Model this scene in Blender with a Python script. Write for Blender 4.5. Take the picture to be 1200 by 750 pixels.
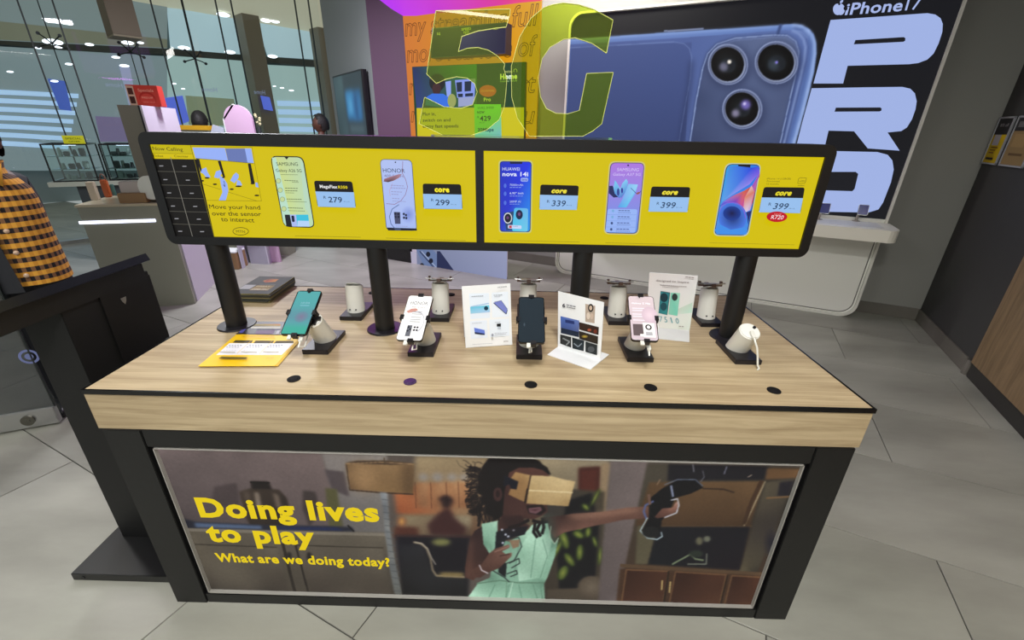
import bpy, bmesh, math, random
import numpy as np
from math import pi, sin, cos, radians
from mathutils import Vector, Matrix
random.seed(7)
for o in list(bpy.data.objects): bpy.data.objects.remove(o)
SC = bpy.context.scene
COL = SC.collection

# ------------------------------------------------------------------ camera
FPX = 512.457                                  # focal length in pixels of the 1200 px wide frame
CPOS = Vector((0.1095, -1.0281, 1.5935))
PITCH, ROLL, YAW = 0.4108, 0.0186, 0.0106
_f = Vector((-sin(YAW)*cos(PITCH), cos(YAW)*cos(PITCH), -sin(PITCH)))
_r0 = Vector((cos(YAW), sin(YAW), 0)); _u0 = _r0.cross(_f)
_r = _r0*cos(ROLL) + _u0*sin(ROLL); _u = _u0*cos(ROLL) - _r0*sin(ROLL)
cd = bpy.data.cameras.new('camera'); cam = bpy.data.objects.new('camera', cd); COL.objects.link(cam)
cd.sensor_fit = 'HORIZONTAL'; cd.sensor_width = 36; cd.lens = 36*FPX/1200; cd.clip_start = .02; cd.clip_end = 200
cam.matrix_world = Matrix(((_r.x, _u.x, -_f.x, CPOS.x), (_r.y, _u.y, -_f.y, CPOS.y), (_r.z, _u.z, -_f.z, CPOS.z), (0, 0, 0, 1)))
SC.camera = cam
SC.view_settings.view_transform = 'Standard'; SC.view_settings.look = 'None'
SC.view_settings.exposure = 0.0; SC.view_settings.gamma = 1; SC.view_settings.use_curve_mapping = False

# ------------------------------------------------------------------ world and lamps
w = bpy.data.worlds.new('world'); SC.world = w; w.use_nodes = True
w.node_tree.nodes['Background'].inputs[0].default_value = (0.80, 0.86, 0.84, 1)
w.node_tree.nodes['Background'].inputs[1].default_value = 0.42

def area(name, loc, size, power, color=(1, .98, .94), rot=(0, 0, 0), sy=None, spread=180):
    l = bpy.data.lights.new(name, 'AREA'); l.energy = power; l.color = color; l.size = size
    l.spread = radians(spread)
    if sy: l.shape = 'RECTANGLE'; l.size_y = sy
    o = bpy.data.objects.new(name, l); COL.objects.link(o); o.location = loc; o.rotation_euler = rot
    return o
RY = -0.4362                                    # the room is turned against the table
A = Vector((cos(RY), sin(RY), 0)); N = Vector((-sin(RY), cos(RY), 0)); Z = Vector((0, 0, 1))
CR = Vector((3.906, 2.849, 0))                  # floor corner of back wall and right wall
def rm(a, n, z=0): return CR + A*a + N*n + Z*z
area('ceiling_panel_light', (0.2, -1.3, 3.25), .45, 80, rot=(0, 0, RY), sy=.45)
area('ceiling_panel_light', (-2.4, -0.6, 3.25), .9, 50, rot=(0, 0, RY), sy=1.2)
area('ceiling_panel_light', (2.6, -.8, 3.25), .9, 125, rot=(0, 0, RY), sy=1.2)
area('ceiling_panel_light', (-2.6, 3.6, 3.25), .5, 110, (.93, .93, 1), rot=(0, 0, RY), sy=.5)
area('ceiling_panel_light', (-0.2, -3.6, 3.25), 1.2, 85, rot=(0, 0, RY), sy=1.6)
area('wall_fill_light', rm(-3.3, -.55, 3.2), 1.8, 36, rot=(radians(35), 0, RY), sy=.2)  # unseen lamp added to brighten the wall around the lightbox
area('mall_light', (-8.0, 9.0, 5.2), 3.0, 420, (.88, .97, 1), rot=(0, 0, RY), sy=3.0)
area('mall_light', (-12.5, 7.0, 5.2), 3.0, 300, (.88, .97, 1), rot=(0, 0, RY), sy=3.0)
area('magenta_wash_light', rm(-5.0, -1.6, 2.45), .5, 10, (.75, .15, 1))

# ------------------------------------------------------------------ pixel ray -> point on a real plane
def ray(x, y): return _r*((x-600)/FPX) + _u*((375-y)/FPX) + _f
def on(x, y, P, NN):
    d = ray(x, y); return CPOS + d*((P-CPOS).dot(NN)/d.dot(NN))
def onz(x, y, z=0): return on(x, y, Vector((0, 0, z)), Z)
def onY(x, y, Y): return on(x, y, Vector((0, Y, 0)), Vector((0, 1, 0)))

# ------------------------------------------------------------------ materials
def lin(c):
    c = c/255; return c/12.92 if c <= .04045 else ((c+.055)/1.055)**2.4
def L(c): return (lin(c[0]), lin(c[1]), lin(c[2]), 1)
MATS = {}
def mat(name, col, rough=.5, metal=0, noise=0, nscale=8, bump=0, emit=0, spec=.5, coat=0):
    if name in MATS: return MATS[name]
    m = bpy.data.materials.new(name); m.use_nodes = True; nt = m.node_tree; b = nt.nodes['Principled BSDF']
    c = L(col)
    b.inputs['Base Color'].default_value = c; b.inputs['Roughness'].default_value = rough
    b.inputs['Metallic'].default_value = metal; b.inputs['Specular IOR Level'].default_value = spec
    b.inputs['Coat Weight'].default_value = coat
    if noise or bump:
        tc = nt.nodes.new('ShaderNodeTexCoord'); n = nt.nodes.new('ShaderNodeTexNoise')
        n.inputs['Scale'].default_value = nscale; n.inputs['Detail'].default_value = 5
        nt.links.new(tc.outputs['Object'], n.inputs['Vector'])
        if noise:
            mx = nt.nodes.new('ShaderNodeMix'); mx.data_type = 'RGBA'
            mx.inputs[6].default_value = tuple(max(0, v*(1-noise)) for v in c[:3])+(1,)
            mx.inputs[7].default_value = tuple(min(1, v*(1+noise)) for v in c[:3])+(1,)
            nt.links.new(n.outputs[0], mx.inputs[0]); nt.links.new(mx.outputs[2], b.inputs['Base Color'])
        if bump:
            bp = nt.nodes.new('ShaderNodeBump'); bp.inputs['Strength'].default_value = bump; bp.inputs['Distance'].default_value = .01
            nt.links.new(n.outputs[0], bp.inputs['Height']); nt.links.new(bp.outputs[0], b.inputs['Normal'])
    if emit:
        b.inputs['Emission Color'].default_value = c; b.inputs['Emission Strength'].default_value = emit
    MATS[name] = m; return m
def wood(name, c1, c2, sc=(1.2, 26, 26), rough=.45, rot=0, rz=0):
    m = bpy.data.materials.new(name); m.use_nodes = True; nt = m.node_tree; b = nt.nodes['Principled BSDF']
    tc = nt.nodes.new('ShaderNodeTexCoord'); mp = nt.nodes.new('ShaderNodeMapping'); mp.inputs['Scale'].default_value = sc
    mp.inputs['Rotation'].default_value = (0, 0, rz)
    n1 = nt.nodes.new('ShaderNodeTexNoise'); n1.inputs['Scale'].default_value = 1.6; n1.inputs['Detail'].default_value = 8; n1.inputs['Roughness'].default_value = .65; n1.inputs['Distortion'].default_value = .8
    mp2 = nt.nodes.new('ShaderNodeMapping'); mp2.inputs['Scale'].default_value = (sc[0]*5, sc[1]*7, sc[2]*7)
    n2 = nt.nodes.new('ShaderNodeTexNoise'); n2.inputs['Scale'].default_value = 1.5; n2.inputs['Detail'].default_value = 3
    nt.links.new(tc.outputs['Object'], mp.inputs[0]); nt.links.new(mp.outputs[0], n1.inputs['Vector'])
    nt.links.new(mp.outputs[0], mp2.inputs[0]); nt.links.new(mp2.outputs[0], n2.inputs['Vector'])
    ad = nt.nodes.new('ShaderNodeMath'); ad.operation = 'MULTIPLY_ADD'; ad.inputs[1].default_value = .22
    nt.links.new(n2.outputs[0], ad.inputs[0]); nt.links.new(n1.outputs[0], ad.inputs[2])
    r = nt.nodes.new('ShaderNodeValToRGB'); r.color_ramp.elements[0].position = .42; r.color_ramp.elements[0].color = L(c1)
    r.color_ramp.elements[1].position = .78; r.color_ramp.elements[1].color = L(c2)
    nt.links.new(ad.outputs[0], r.inputs[0]); nt.links.new(r.outputs[0], b.inputs['Base Color'])
    b.inputs['Roughness'].default_value = rough
    bp = nt.nodes.new('ShaderNodeBump'); bp.inputs['Strength'].default_value = .08; bp.inputs['Distance'].default_value = .002
    nt.links.new(n2.outputs[0], bp.inputs['Height']); nt.links.new(bp.outputs[0], b.inputs['Normal'])
    return m
def tile_mat(name, c1, c2, rough=.32):
    m = bpy.data.materials.new(name); m.use_nodes = True; nt = m.node_tree; b = nt.nodes['Principled BSDF']
    g = nt.nodes.new('ShaderNodeNewGeometry'); oi = nt.nodes.new('ShaderNodeObjectInfo')
    mp = nt.nodes.new('ShaderNodeMapping'); mp.inputs['Rotation'].default_value = (0, 0, -RY); mp.inputs['Scale'].default_value = (.9, 2.6, 1)
    nt.links.new(g.outputs['Position'], mp.inputs[0])
    cx = nt.nodes.new('ShaderNodeCombineXYZ'); nt.links.new(oi.outputs['Random'], cx.inputs[2])
    va = nt.nodes.new('ShaderNodeVectorMath'); va.operation = 'MULTIPLY_ADD'; va.inputs[1].default_value = (1, 1, 9)
    nt.links.new(cx.outputs[0], va.inputs[0]); nt.links.new(mp.outputs[0], va.inputs[2])
    n = nt.nodes.new('ShaderNodeTexNoise'); n.inputs['Scale'].default_value = 1.3; n.inputs['Detail'].default_value = 7; n.inputs['Roughness'].default_value = .55
    nt.links.new(va.outputs[0], n.inputs['Vector'])
    r = nt.nodes.new('ShaderNodeValToRGB'); r.color_ramp.elements[0].position = .3; r.color_ramp.elements[0].color = L(c1)
    r.color_ramp.elements[1].position = .7; r.color_ramp.elements[1].color = L(c2)
    nt.links.new(n.outputs[0], r.inputs[0]); nt.links.new(r.outputs[0], b.inputs['Base Color'])
    b.inputs['Roughness'].default_value = rough; b.inputs['Specular IOR Level'].default_value = .45
    return m
def print_mat(name, emit, rough=.35, base=1.0):
    m = bpy.data.materials.new(name); m.use_nodes = True; nt = m.node_tree; b = nt.nodes['Principled BSDF']
    at = nt.nodes.new('ShaderNodeVertexColor'); at.layer_name = 'Col'
    if base == 1.0: nt.links.new(at.outputs[0], b.inputs['Base Color'])
    else: b.inputs['Base Color'].default_value = (base, base, base, 1)
    if emit: nt.links.new(at.outputs[0], b.inputs['Emission Color']); b.inputs['Emission Strength'].default_value = emit
    b.inputs['Roughness'].default_value = rough
    return m
def clear_mat(name, tint, gloss=.08, rough=.02, extra=None):
    m = bpy.data.materials.new(name); m.use_nodes = True; nt = m.node_tree
    for n in list(nt.nodes): nt.nodes.remove(n)
    out = nt.nodes.new('ShaderNodeOutputMaterial'); t = nt.nodes.new('ShaderNodeBsdfTransparent'); t.inputs[0].default_value = tint
    gl = nt.nodes.new('ShaderNodeBsdfGlossy'); gl.inputs['Roughness'].default_value = rough; gl.inputs[0].default_value = (1, 1, 1, 1)
    fr = nt.nodes.new('ShaderNodeFresnel'); fr.inputs[0].default_value = 1.5
    ms = nt.nodes.new('ShaderNodeMixShader'); cl = nt.nodes.new('ShaderNodeMath'); cl.operation = 'MULTIPLY_ADD'; cl.inputs[1].default_value = 1; cl.inputs[2].default_value = gloss-.04; cl.use_clamp = True
    nt.links.new(fr.outputs[0], cl.inputs[0]); nt.links.new(cl.outputs[0], ms.inputs[0])
    src = t
    if extra:
        d = nt.nodes.new('ShaderNodeBsdfDiffuse'); d.inputs[0].default_value = extra[0]; m2 = nt.nodes.new('ShaderNodeMixShader'); m2.inputs[0].default_value = extra[1]
        nt.links.new(t.outputs[0], m2.inputs[1]); nt.links.new(d.outputs[0], m2.inputs[2]); src = m2
    nt.links.new(src.outputs[0], ms.inputs[1]); nt.links.new(gl.outputs[0], ms.inputs[2]); nt.links.new(ms.outputs[0], out.inputs[0])
    return m
M_black = mat('black_powder_coat', (15, 15, 16), .45, noise=.12, nscale=40, bump=.03)
M_blackg = mat('black_gloss', (14, 14, 16), .22)
M_bezel = mat('header_bezel', (19, 19, 21), .38)
M_rubber = mat('black_plastic', (22, 20, 26), .4)
M_white = mat('white_plastic', (222, 222, 214), .35)
M_whitep = mat('white_panel', (240, 240, 232), .4)
M_paper = mat('white_card', (232, 234, 236), .5)
M_silver = mat('brushed_aluminium', (190, 190, 190), .3, .9)
M_brown = mat('worn_bronze_bracket', (120, 100, 92), .35, .6)
M_wall = mat('grey_wall_paint', (140, 140, 134), .75, noise=.04, nscale=3)
M_dark = mat('charcoal_wall_paint', (62, 62, 61), .7, noise=.05, nscale=3)
M_base = tile_mat('baseboard_tile', (98, 95, 88), (118, 114, 106))
M_tile = tile_mat('grey_porcelain_tile', (134, 134, 125), (164, 164, 154))
M_grout = mat('dark_grout', (66, 64, 60), .8)
M_oak = wood('light_oak_laminate', (152, 131, 99), (196, 177, 142), rough=.55)
M_cab = wood('warm_wood_panel', (112, 92, 64), (154, 128, 94), sc=(14, 14, 1.1))
M_lit = print_mat('lit_screen_picture', 1.0, .35, .01); M_lit.node_tree.nodes['Principled BSDF'].inputs['Specular IOR Level'].default_value = .15
M_lightbox = print_mat('backlit_fabric_print', 1.0, .6, .012); M_lightbox.node_tree.nodes['Principled BSDF'].inputs['Specular IOR Level'].default_value = .12
M_print = print_mat('matt_print', 0, .55); M_print.node_tree.nodes['Principled BSDF'].inputs['Specular IOR Level'].default_value = .2
M_skin = mat('brown_skin', (88, 54, 42), .55)
M_hair = mat('black_hair', (18, 15, 15), .6, noise=.3, nscale=60, bump=.5)
M_lilac = mat('lilac_laminate', (204, 198, 212), .45)
M_grey = mat('grey_laminate', (142, 142, 128), .5)
M_led = mat('white_led', (225, 230, 255), .3, emit=2.5)

# ------------------------------------------------------------------ mesh helpers (all geometry is given in world space, stored relative to its thing)
def finish(name, bm, m, parent=None, smooth=False, origin=None):
    me = bpy.data.meshes.new(name)
    bmesh.ops.recalc_face_normals(bm, faces=bm.faces) if not bm.loops.layers.color else None
    if parent is not None:
        inv = parent_world(parent).inverted(); bm.transform(inv)
    else:
        if origin is None:
            lo = Vector((min(v.co[i] for v in bm.verts) for i in range(3))); hi = Vector((max(v.co[i] for v in bm.verts) for i in range(3)))
            origin = Vector(((lo.x+hi.x)/2, (lo.y+hi.y)/2, lo.z))
        bm.transform(Matrix.Translation(-Vector(origin)))
    bm.to_mesh(me); bm.free()
    for x in (m if isinstance(m, (list, tuple)) else [m]): me.materials.append(x)
    if smooth:
        for p in me.polygons: p.use_smooth = True
        try: me.set_sharp_from_angle(angle=radians(40))
        except Exception: pass
    o = bpy.data.objects.new(name, me); COL.objects.link(o)
    if parent is not None: o.parent = parent
    else: o.location = origin
    return o
def parent_world(o):
    Mx = Matrix.Identity(4)
    while o is not None:
        Mx = Matrix.LocRotScale(o.location, o.rotation_euler, o.scale) @ Mx; o = o.parent
    return Mx
def thing(name, label, cat, loc, group=None, rz=0):
    o = bpy.data.objects.new(name, None); COL.objects.link(o); o.location = loc; o.rotation_euler = (0, 0, rz); o.empty_display_size = .05
    o['label'] = label; o['category'] = cat
    if group: o['group'] = group
    return o
def tag(o, label, cat, group=None):
    o['label'] = label; o['category'] = cat
    if group: o['group'] = group
    return o
def struct(o): o['kind'] = 'structure'; return o
def frame(O, U, V, W): return Matrix(((U.x, V.x, W.x, O.x), (U.y, V.y, W.y, O.y), (U.z, V.z, W.z, O.z), (0, 0, 0, 1)))
def box(bm, lo, hi, M=None, bev=0):
    r = bmesh.ops.create_cube(bm, size=1); vs = r['verts']
    for v in vs: v.co = Vector((lo[i]+(hi[i]-lo[i])*(v.co[i]+.5) for i in range(3)))
    if bev:
        es = list({e for v in vs for e in v.link_edges}); bv = bmesh.ops.bevel(bm, geom=es, offset=bev, segments=2, affect='EDGES'); vs = list({v for f in bv['faces'] for v in f.verts} | {v for v in vs if v.is_valid})
        seen = set(vs); st = list(vs)
        while st:
            v = st.pop()
            for e in v.link_edges:
                q = e.other_vert(v)
                if q not in seen: seen.add(q); st.append(q)
        vs = list(seen)
    if M is not None:
        for v in vs: v.co = M @ v.co
    return vs
def BX(lo, hi, M=None, bev=0):
    bm = bmesh.new(); box(bm, lo, hi, M, bev); return bm
def cyl(bm, p0, p1, r0, r1=None, seg=24, caps=True, n0=None, n1=None):
    """tapered tube from p0 to p1; n0/n1 let the end rings be cut at another plane"""
    p0 = Vector(p0); p1 = Vector(p1); r1 = r0 if r1 is None else r1; ax = (p1-p0).normalized()
    t = Vector((1, 0, 0)) if abs(ax.x) < .9 else Vector((0, 1, 0)); u = ax.cross(t).normalized(); v = ax.cross(u)
    rings = []
    for p, r, nn in ((p0, r0, n0), (p1, r1, n1)):
        ring = []
        for i in range(seg):
            a = 2*pi*i/seg; q = p+u*cos(a)*r+v*sin(a)*r
            if nn is not None:
                nn = Vector(nn); q = q + ax*((p-q).dot(nn)/ax.dot(nn))
            ring.append(bm.verts.new(q))
        rings.append(ring)
    for i in range(seg):
        j = (i+1) % seg; bm.faces.new((rings[0][i], rings[0][j], rings[1][j], rings[1][i]))
    if caps: bm.faces.new(rings[0][::-1]); bm.faces.new(rings[1])
    return rings
def CY(*a, **k):
    bm = bmesh.new(); cyl(bm, *a, **k); return bm
def prism(pts, M, d0, d1, bm=None):
    """polygon (2D) in plane M extruded along M's third axis from d0 to d1"""
    bm = bm or bmesh.new()
    a = [bm.verts.new(M @ Vector((x, y, d0))) for x, y in pts]; b = [bm.verts.new(M @ Vector((x, y, d1))) for x, y in pts]
    n = len(pts)
    for i in range(n): bm.faces.new((a[i], a[(i+1) % n], b[(i+1) % n], b[i]))
    bm.faces.new(a[::-1]); bm.faces.new(b)
    return bm
def rr(x0, y0, x1, y1, r, seg=6):
    out = []
    for cx, cy, a0 in ((x1-r, y0+r, -90), (x1-r, y1-r, 0), (x0+r, y1-r, 90), (x0+r, y0+r, 180)):
        for i in range(seg+1):
            a = radians(a0+90*i/seg); out.append((cx+r*cos(a), cy+r*sin(a)))
    return out
def tubepath(bm, pts, r, seg=8):
    """one bent tube through pts"""
    P = [Vector(p) for p in pts]; prev = None; t0 = None
    for k, p in enumerate(P):
        t = (P[min(k+1, len(P)-1)]-P[max(k-1, 0)]).normalized()
        if t0 is None: h = Vector((0, 0, 1)) if abs(t.z) < .9 else Vector((1, 0, 0)); u = t.cross(h).normalized()
        else: u = (u - t*u.dot(t)).normalized()
        t0 = t; v = t.cross(u); ring = [bm.verts.new(p+u*cos(2*pi*i/seg)*r+v*sin(2*pi*i/seg)*r) for i in range(seg)]
        if prev:
            for i in range(seg): bm.faces.new((prev[i], prev[(i+1) % seg], ring[(i+1) % seg], ring[i]))
        else: bm.faces.new(ring[::-1])
        prev = ring
    bm.faces.new(prev)
    return bm

# ------------------------------------------------------------------ flat artwork traced onto a real plane
_fc = {}
def glyphs(s, shear=0, bold=0):
    if abs(bold) < .03 and any(c in s for c in 'MWNmRA'): bold = 0
    k = (s, shear, bold)
    if k in _fc: return _fc[k]
    cu = bpy.data.curves.new('txt', 'FONT'); cu.body = s; cu.size = 1; cu.shear = shear; cu.offset = bold; cu.resolution_u = 3; cu.space_character = 1+bold*2.2
    o = bpy.data.objects.new('txt', cu); COL.objects.link(o); dg = bpy.context.evaluated_depsgraph_get(); me = bpy.data.meshes.new_from_object(o.evaluated_get(dg))
    vs = [v.co.copy() for v in me.vertices]; fs = [tuple(p.vertices) for p in me.polygons]
    bpy.data.objects.remove(o); bpy.data.curves.remove(cu); bpy.data.meshes.remove(me)
    _fc[k] = (vs, fs); return _fc[k]
class Art:
    def __init__(s, M, step=.0004, K=None):
        s.M = M; s.Mi = M.inverted(); s.bm = bmesh.new(); s.col = s.bm.loops.layers.color.new('Col'); s.z = step; s.step = step
        s.O = M.translation; s.W = (M.to_3x3() @ Vector((0, 0, 1))).normalized(); s.K = K or (lambda x, y: (x, y))
    def l(s, p):                                # photo point -> local 2D on the plane
        x, y = s.K(*p); q = s.Mi @ on(x, y, s.O, s.W); return (q.x, q.y)
    def raw(s, pts, cols, lift=True):
        vs = [s.bm.verts.new(s.M @ Vector((x, y, s.z))) for x, y in pts]
        try: f = s.bm.faces.new(vs)
        except ValueError: return
        if not isinstance(cols, list): cols = [cols]*len(pts)
        for lp, c in zip(f.loops, cols): lp[s.col] = (c[0]/255, c[1]/255, c[2]/255, 1)
        if lift: s.z += s.step
    def poly(s, pts, col): s.raw([s.l(p) for p in pts], col)
    def grad(s, q, c, n=6, m=6):                # q: TL TR BR BL photo points, c: their colours
        P = [Vector(s.l(p)) for p in q]
        def lerp(a, b, t): return a+(b-a)*t
        C = [Vector(x) for x in c]
        for i in range(n):
            for j in range(m):
                pts, cs = [], []
                for a, b in ((i, j), (i+1, j), (i+1, j+1), (i, j+1)):
                    u, v = a/n, b/m
                    pts.append(tuple(lerp(lerp(P[0], P[1], u), lerp(P[3], P[2], u), v))); cs.append(tuple(lerp(lerp(C[0], C[1], u), lerp(C[3], C[2], u), v)))
                s.raw(pts, cs, False)
        s.z += s.step
    def ell(s, c, rx, ry, col, seg=20, col2=None, rot=0):      # ellipse in photo units; col2 = rim colour
        cx, cy = c; pts = [s.l((cx+rx*cos(2*pi*i/seg)*cos(rot)-ry*sin(2*pi*i/seg)*sin(rot), cy+rx*cos(2*pi*i/seg)*sin(rot)+ry*sin(2*pi*i/seg)*cos(rot))) for i in range(seg)]
        if col2 is None: s.raw(pts, col)
        else:
            m = s.l(c)
            for i in range(seg): s.raw([m, pts[i], pts[(i+1) % seg]], [col, col2, col2], False)
            s.z += s.step
    def line(s, pts, wpx, col):
        for a, b in zip(pts, pts[1:]):
            dx, dy = b[0]-a[0], b[1]-a[1]; d = math.hypot(dx, dy) or 1; ox, oy = -dy/d*wpx/2, dx/d*wpx/2
            s.raw([s.l((a[0]+ox, a[1]+oy)), s.l((b[0]+ox, b[1]+oy)), s.l((b[0]-ox, b[1]-oy)), s.l((a[0]-ox, a[1]-oy))], col, False)
        s.z += s.step
    def rrect(s, q, rad, col, seg=5):           # rounded quad TL TR BR BL (photo), rad as fraction of the short side
        P = [Vector(s.l(p)) for p in q]; w_ = (P[1]-P[0]).length; h_ = (P[3]-P[0]).length; r = rad*min(w_, h_)
        out = []
        n = 4
        for i in range(4):
            p, a, b = P[i], P[i-1], P[(i+1) % 4]; da = (a-p).normalized()*r; db = (b-p).normalized()*r
            for k in range(seg+1):
                t = k/seg; out.append(tuple((p+da)*(1-t)**2 + p*2*t*(1-t) + (p+db)*t*t))
        if callable(col):
            cs = [col(((Vector(o)-P[0]).dot((P[1]-P[0]).normalized()))/w_, ((Vector(o)-P[0]).dot((P[3]-P[0]).normalized()))/h_) for o in out]; s.raw(out, cs)
        else: s.raw(out, col)
    def text(s, t, p0, p1, h, col, shear=0, bold=.02, out=0):
        vs, fs = glyphs(t, shear, bold)
        if not vs: return
        a = Vector(s.l(p0)); b = Vector(s.l(p1)); hh = (Vector(s.l((p0[0], p0[1]-h)))-a).length
        x0 = min(v.x for v in vs); x1 = max(v.x for v in vs); d = (b-a); W = d.length; d.normalize(); up = Vector((-d.y, d.x))*(-1 if h < 0 else 1)
        cap = max(v.y for v in vs)
        for f in fs:
            s.raw([tuple(a + d*((vs[i].x-x0)/(x1-x0)*W) + up*(vs[i].y/cap*hh)) for i in f], col, False)
        s.z += s.step
    def done(s, name, m, parent): return finish(name, s.bm, m, parent)
def crop(ox, oy, k): return lambda x, y: (ox+x/k, oy+y/k)

# soft-edged picture painted into the vertex colours of a fine grid (for photographic prints)
def _blur(m, sg):
    if sg < .25: return m
    r = max(1, int(sg*2.6)); k = np.exp(-.5*(np.arange(-r, r+1)/sg)**2); k /= k.sum()
    for ax in (0, 1):
        p = np.pad(m, [(r, r) if i == ax else (0, 0) for i in (0, 1)], mode='edge'); out = np.zeros_like(m)
        for i, w_ in enumerate(k): out += w_*(p[i:i+m.shape[0], :] if ax == 0 else p[:, i:i+m.shape[1]])
        m = out
    return m
class RArt(Art):
    def __init__(s, M, x0, y0, x1, y1, nx, ny, base, K=None, f=.8):
        s.M = M; s.Mi = M.inverted(); s.O = M.translation; s.W = (M.to_3x3() @ Vector((0, 0, 1))).normalized(); s.K = K or (lambda x, y: (x, y))
        s.b = (x0, y0, x1, y1); s.n = (nx, ny); s.f = f; s.img = np.zeros((ny, nx, 3)); s.img[:] = base; s.step = 0; s.z = 0
    def tp(s, pts): x0, y0, x1, y1 = s.b; return np.array([((x-x0)/(x1-x0)*(s.n[0]-1), (y-y0)/(y1-y0)*(s.n[1]-1)) for x, y in pts])
    def paint(s, polys, colfn, f=None, op=1.0):
        f = s.f if f is None else f; P = [s.tp(p) for p in polys]; al = np.vstack(P); pad = int(f*3)+3
        i0, i1 = max(0, int(al[:, 0].min())-pad), min(s.n[0], int(al[:, 0].max())+pad+1); j0, j1 = max(0, int(al[:, 1].min())-pad), min(s.n[1], int(al[:, 1].max())+pad+1)
        if i1-i0 < 2 or j1-j0 < 2: return
        X, Y = np.meshgrid(np.arange(i0, i1), np.arange(j0, j1)); m = np.zeros(X.shape)
        for oy in (-.25, .25):
            for ox in (-.25, .25):
                mm = np.zeros(X.shape, bool)
                for p in P:
                    ins = np.zeros(X.shape, bool); n = len(p)
                    for a in range(n):
                        xa, ya = p[a]; xb, yb = p[(a+1) % n]
                        if ya == yb: continue
                        c = ((ya > Y+oy) != (yb > Y+oy)) & (X+ox < (xb-xa)*(Y+oy-ya)/(yb-ya)+xa); ins ^= c
                    mm |= ins
                m += mm*.25
        m = _blur(m, f)*op; c = colfn(X, Y); s.img[j0:j1, i0:i1] = s.img[j0:j1, i0:i1]*(1-m[..., None])+c*m[..., None]
    def idw(s, pts, cols):
        p = s.tp(pts)
        def fn(X, Y):
            acc = np.zeros(X.shape+(3,)); wt = np.zeros(X.shape)
            for (x, y), c in zip(p, cols): w_ = 1/(((X-x)**2+(Y-y)**2)+9); acc += w_[..., None]*np.array(c[:3], float); wt += w_
            return acc/wt[..., None]
        return fn
    def raw(s, pts, cols, lift=True, f=None, op=1.0):
        if isinstance(cols, list): s.paint([pts], s.idw(pts, cols), f, op)
        else: s.paint([pts], lambda X, Y: np.array(cols[:3], float), f, op)
    def soft(s, pts, col, f=6, op=.6): s.raw([s.l(p) for p in pts], col, f=f, op=op)
    def grad(s, q, c, n=0, m=0):
        P = [s.l(p) for p in q]; T = s.tp(P); C = np.array(c, float)
        def fn(X, Y):
            # bilinear by projecting on the mean axes
            eu = ((T[1]-T[0])+(T[2]-T[3]))/2; ev = ((T[3]-T[0])+(T[2]-T[1]))/2; o = T.mean(0); D = np.array([[eu[0], ev[0]], [eu[1], ev[1]]]); I = np.linalg.inv(D)
            u = np.clip(I[0, 0]*(X-o[0])+I[0, 1]*(Y-o[1])+.5, 0, 1)[..., None]; v = np.clip(I[1, 0]*(X-o[0])+I[1, 1]*(Y-o[1])+.5, 0, 1)[..., None]
            return (C[0]*(1-u)+C[1]*u)*(1-v)+(C[3]*(1-u)+C[2]*u)*v
        s.paint([P], fn)
    def ell(s, c, rx, ry, col, seg=24, col2=None, rot=0, f=None, op=1.0):
        cx, cy = c; pts = [s.l((cx+rx*cos(2*pi*i/seg)*cos(rot)-ry*sin(2*pi*i/seg)*sin(rot), cy+rx*cos(2*pi*i/seg)*sin(rot)+ry*sin(2*pi*i/seg)*cos(rot))) for i in range(seg)]
        if col2 is None: s.raw(pts, col, f=f, op=op)
        else:
            T = s.tp(pts); o = T.mean(0); E1 = T[0]-o; E2 = T[seg//4]-o; I = np.linalg.inv(np.array([[E1[0], E2[0]], [E1[1], E2[1]]]))
            def fn(X, Y):
                r = np.clip(np.hypot(I[0, 0]*(X-o[0])+I[0, 1]*(Y-o[1]), I[1, 0]*(X-o[0])+I[1, 1]*(Y-o[1])), 0, 1)[..., None]; return np.array(col, float)*(1-r)+np.array(col2, float)*r
            s.paint([pts], fn, f, op)
    def line(s, pts, wpx, col, f=None, op=1.0):
        polys = []
        for a, b in zip(pts, pts[1:]):
            dx, dy = b[0]-a[0], b[1]-a[1]; d = math.hypot(dx, dy) or 1; ox, oy = -dy/d*wpx/2, dx/d*wpx/2; ex, ey = dx/d*wpx*.3, dy/d*wpx*.3
            polys.append([s.l((a[0]+ox-ex, a[1]+oy-ey)), s.l((b[0]+ox+ex, b[1]+oy+ey)), s.l((b[0]-ox+ex, b[1]-oy+ey)), s.l((a[0]-ox-ex, a[1]-oy-ey))])
        s.paint(polys, lambda X, Y: np.array(col[:3], float), min(s.f, .7) if f is None else f, op)
    def grain(s, amp, sg):
        rng = np.random.default_rng(5); g = _blur(rng.standard_normal(s.img.shape[:2]), sg); g /= g.std()+1e-9; s.img *= (1+amp*g)[..., None]
    sat = 1.0; gam = 1.0
    def done(s, name, m, parent, clip=None):
        s.img = np.clip(s.img, 0, 255); g_ = s.img.mean(2, keepdims=True); s.img = g_+(s.img-g_)*s.sat; s.img = 255*(np.clip(s.img, 0, 255)/255)**s.gam
        nx, ny = s.n; x0, y0, x1, y1 = s.b; s.img = np.clip(s.img, 0, 255)
        xs = np.linspace(x0, x1, nx); ys = np.linspace(y0, y1, ny); XX, YY = np.meshgrid(xs, ys)
        R_ = np.array(s.M.to_3x3()); loc = parent_world(parent).inverted() @ s.M; Lm = np.array(loc)
        co = np.stack([XX, YY, np.zeros_like(XX)+.0001, np.ones_like(XX)], -1).reshape(-1, 4) @ Lm.T; co = co[:, :3].astype(np.float32)
        idx = np.arange(nx*ny).reshape(ny, nx); q = np.stack([idx[:-1, :-1], idx[:-1, 1:], idx[1:, 1:], idx[1:, :-1]], -1).reshape(-1, 4)
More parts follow.
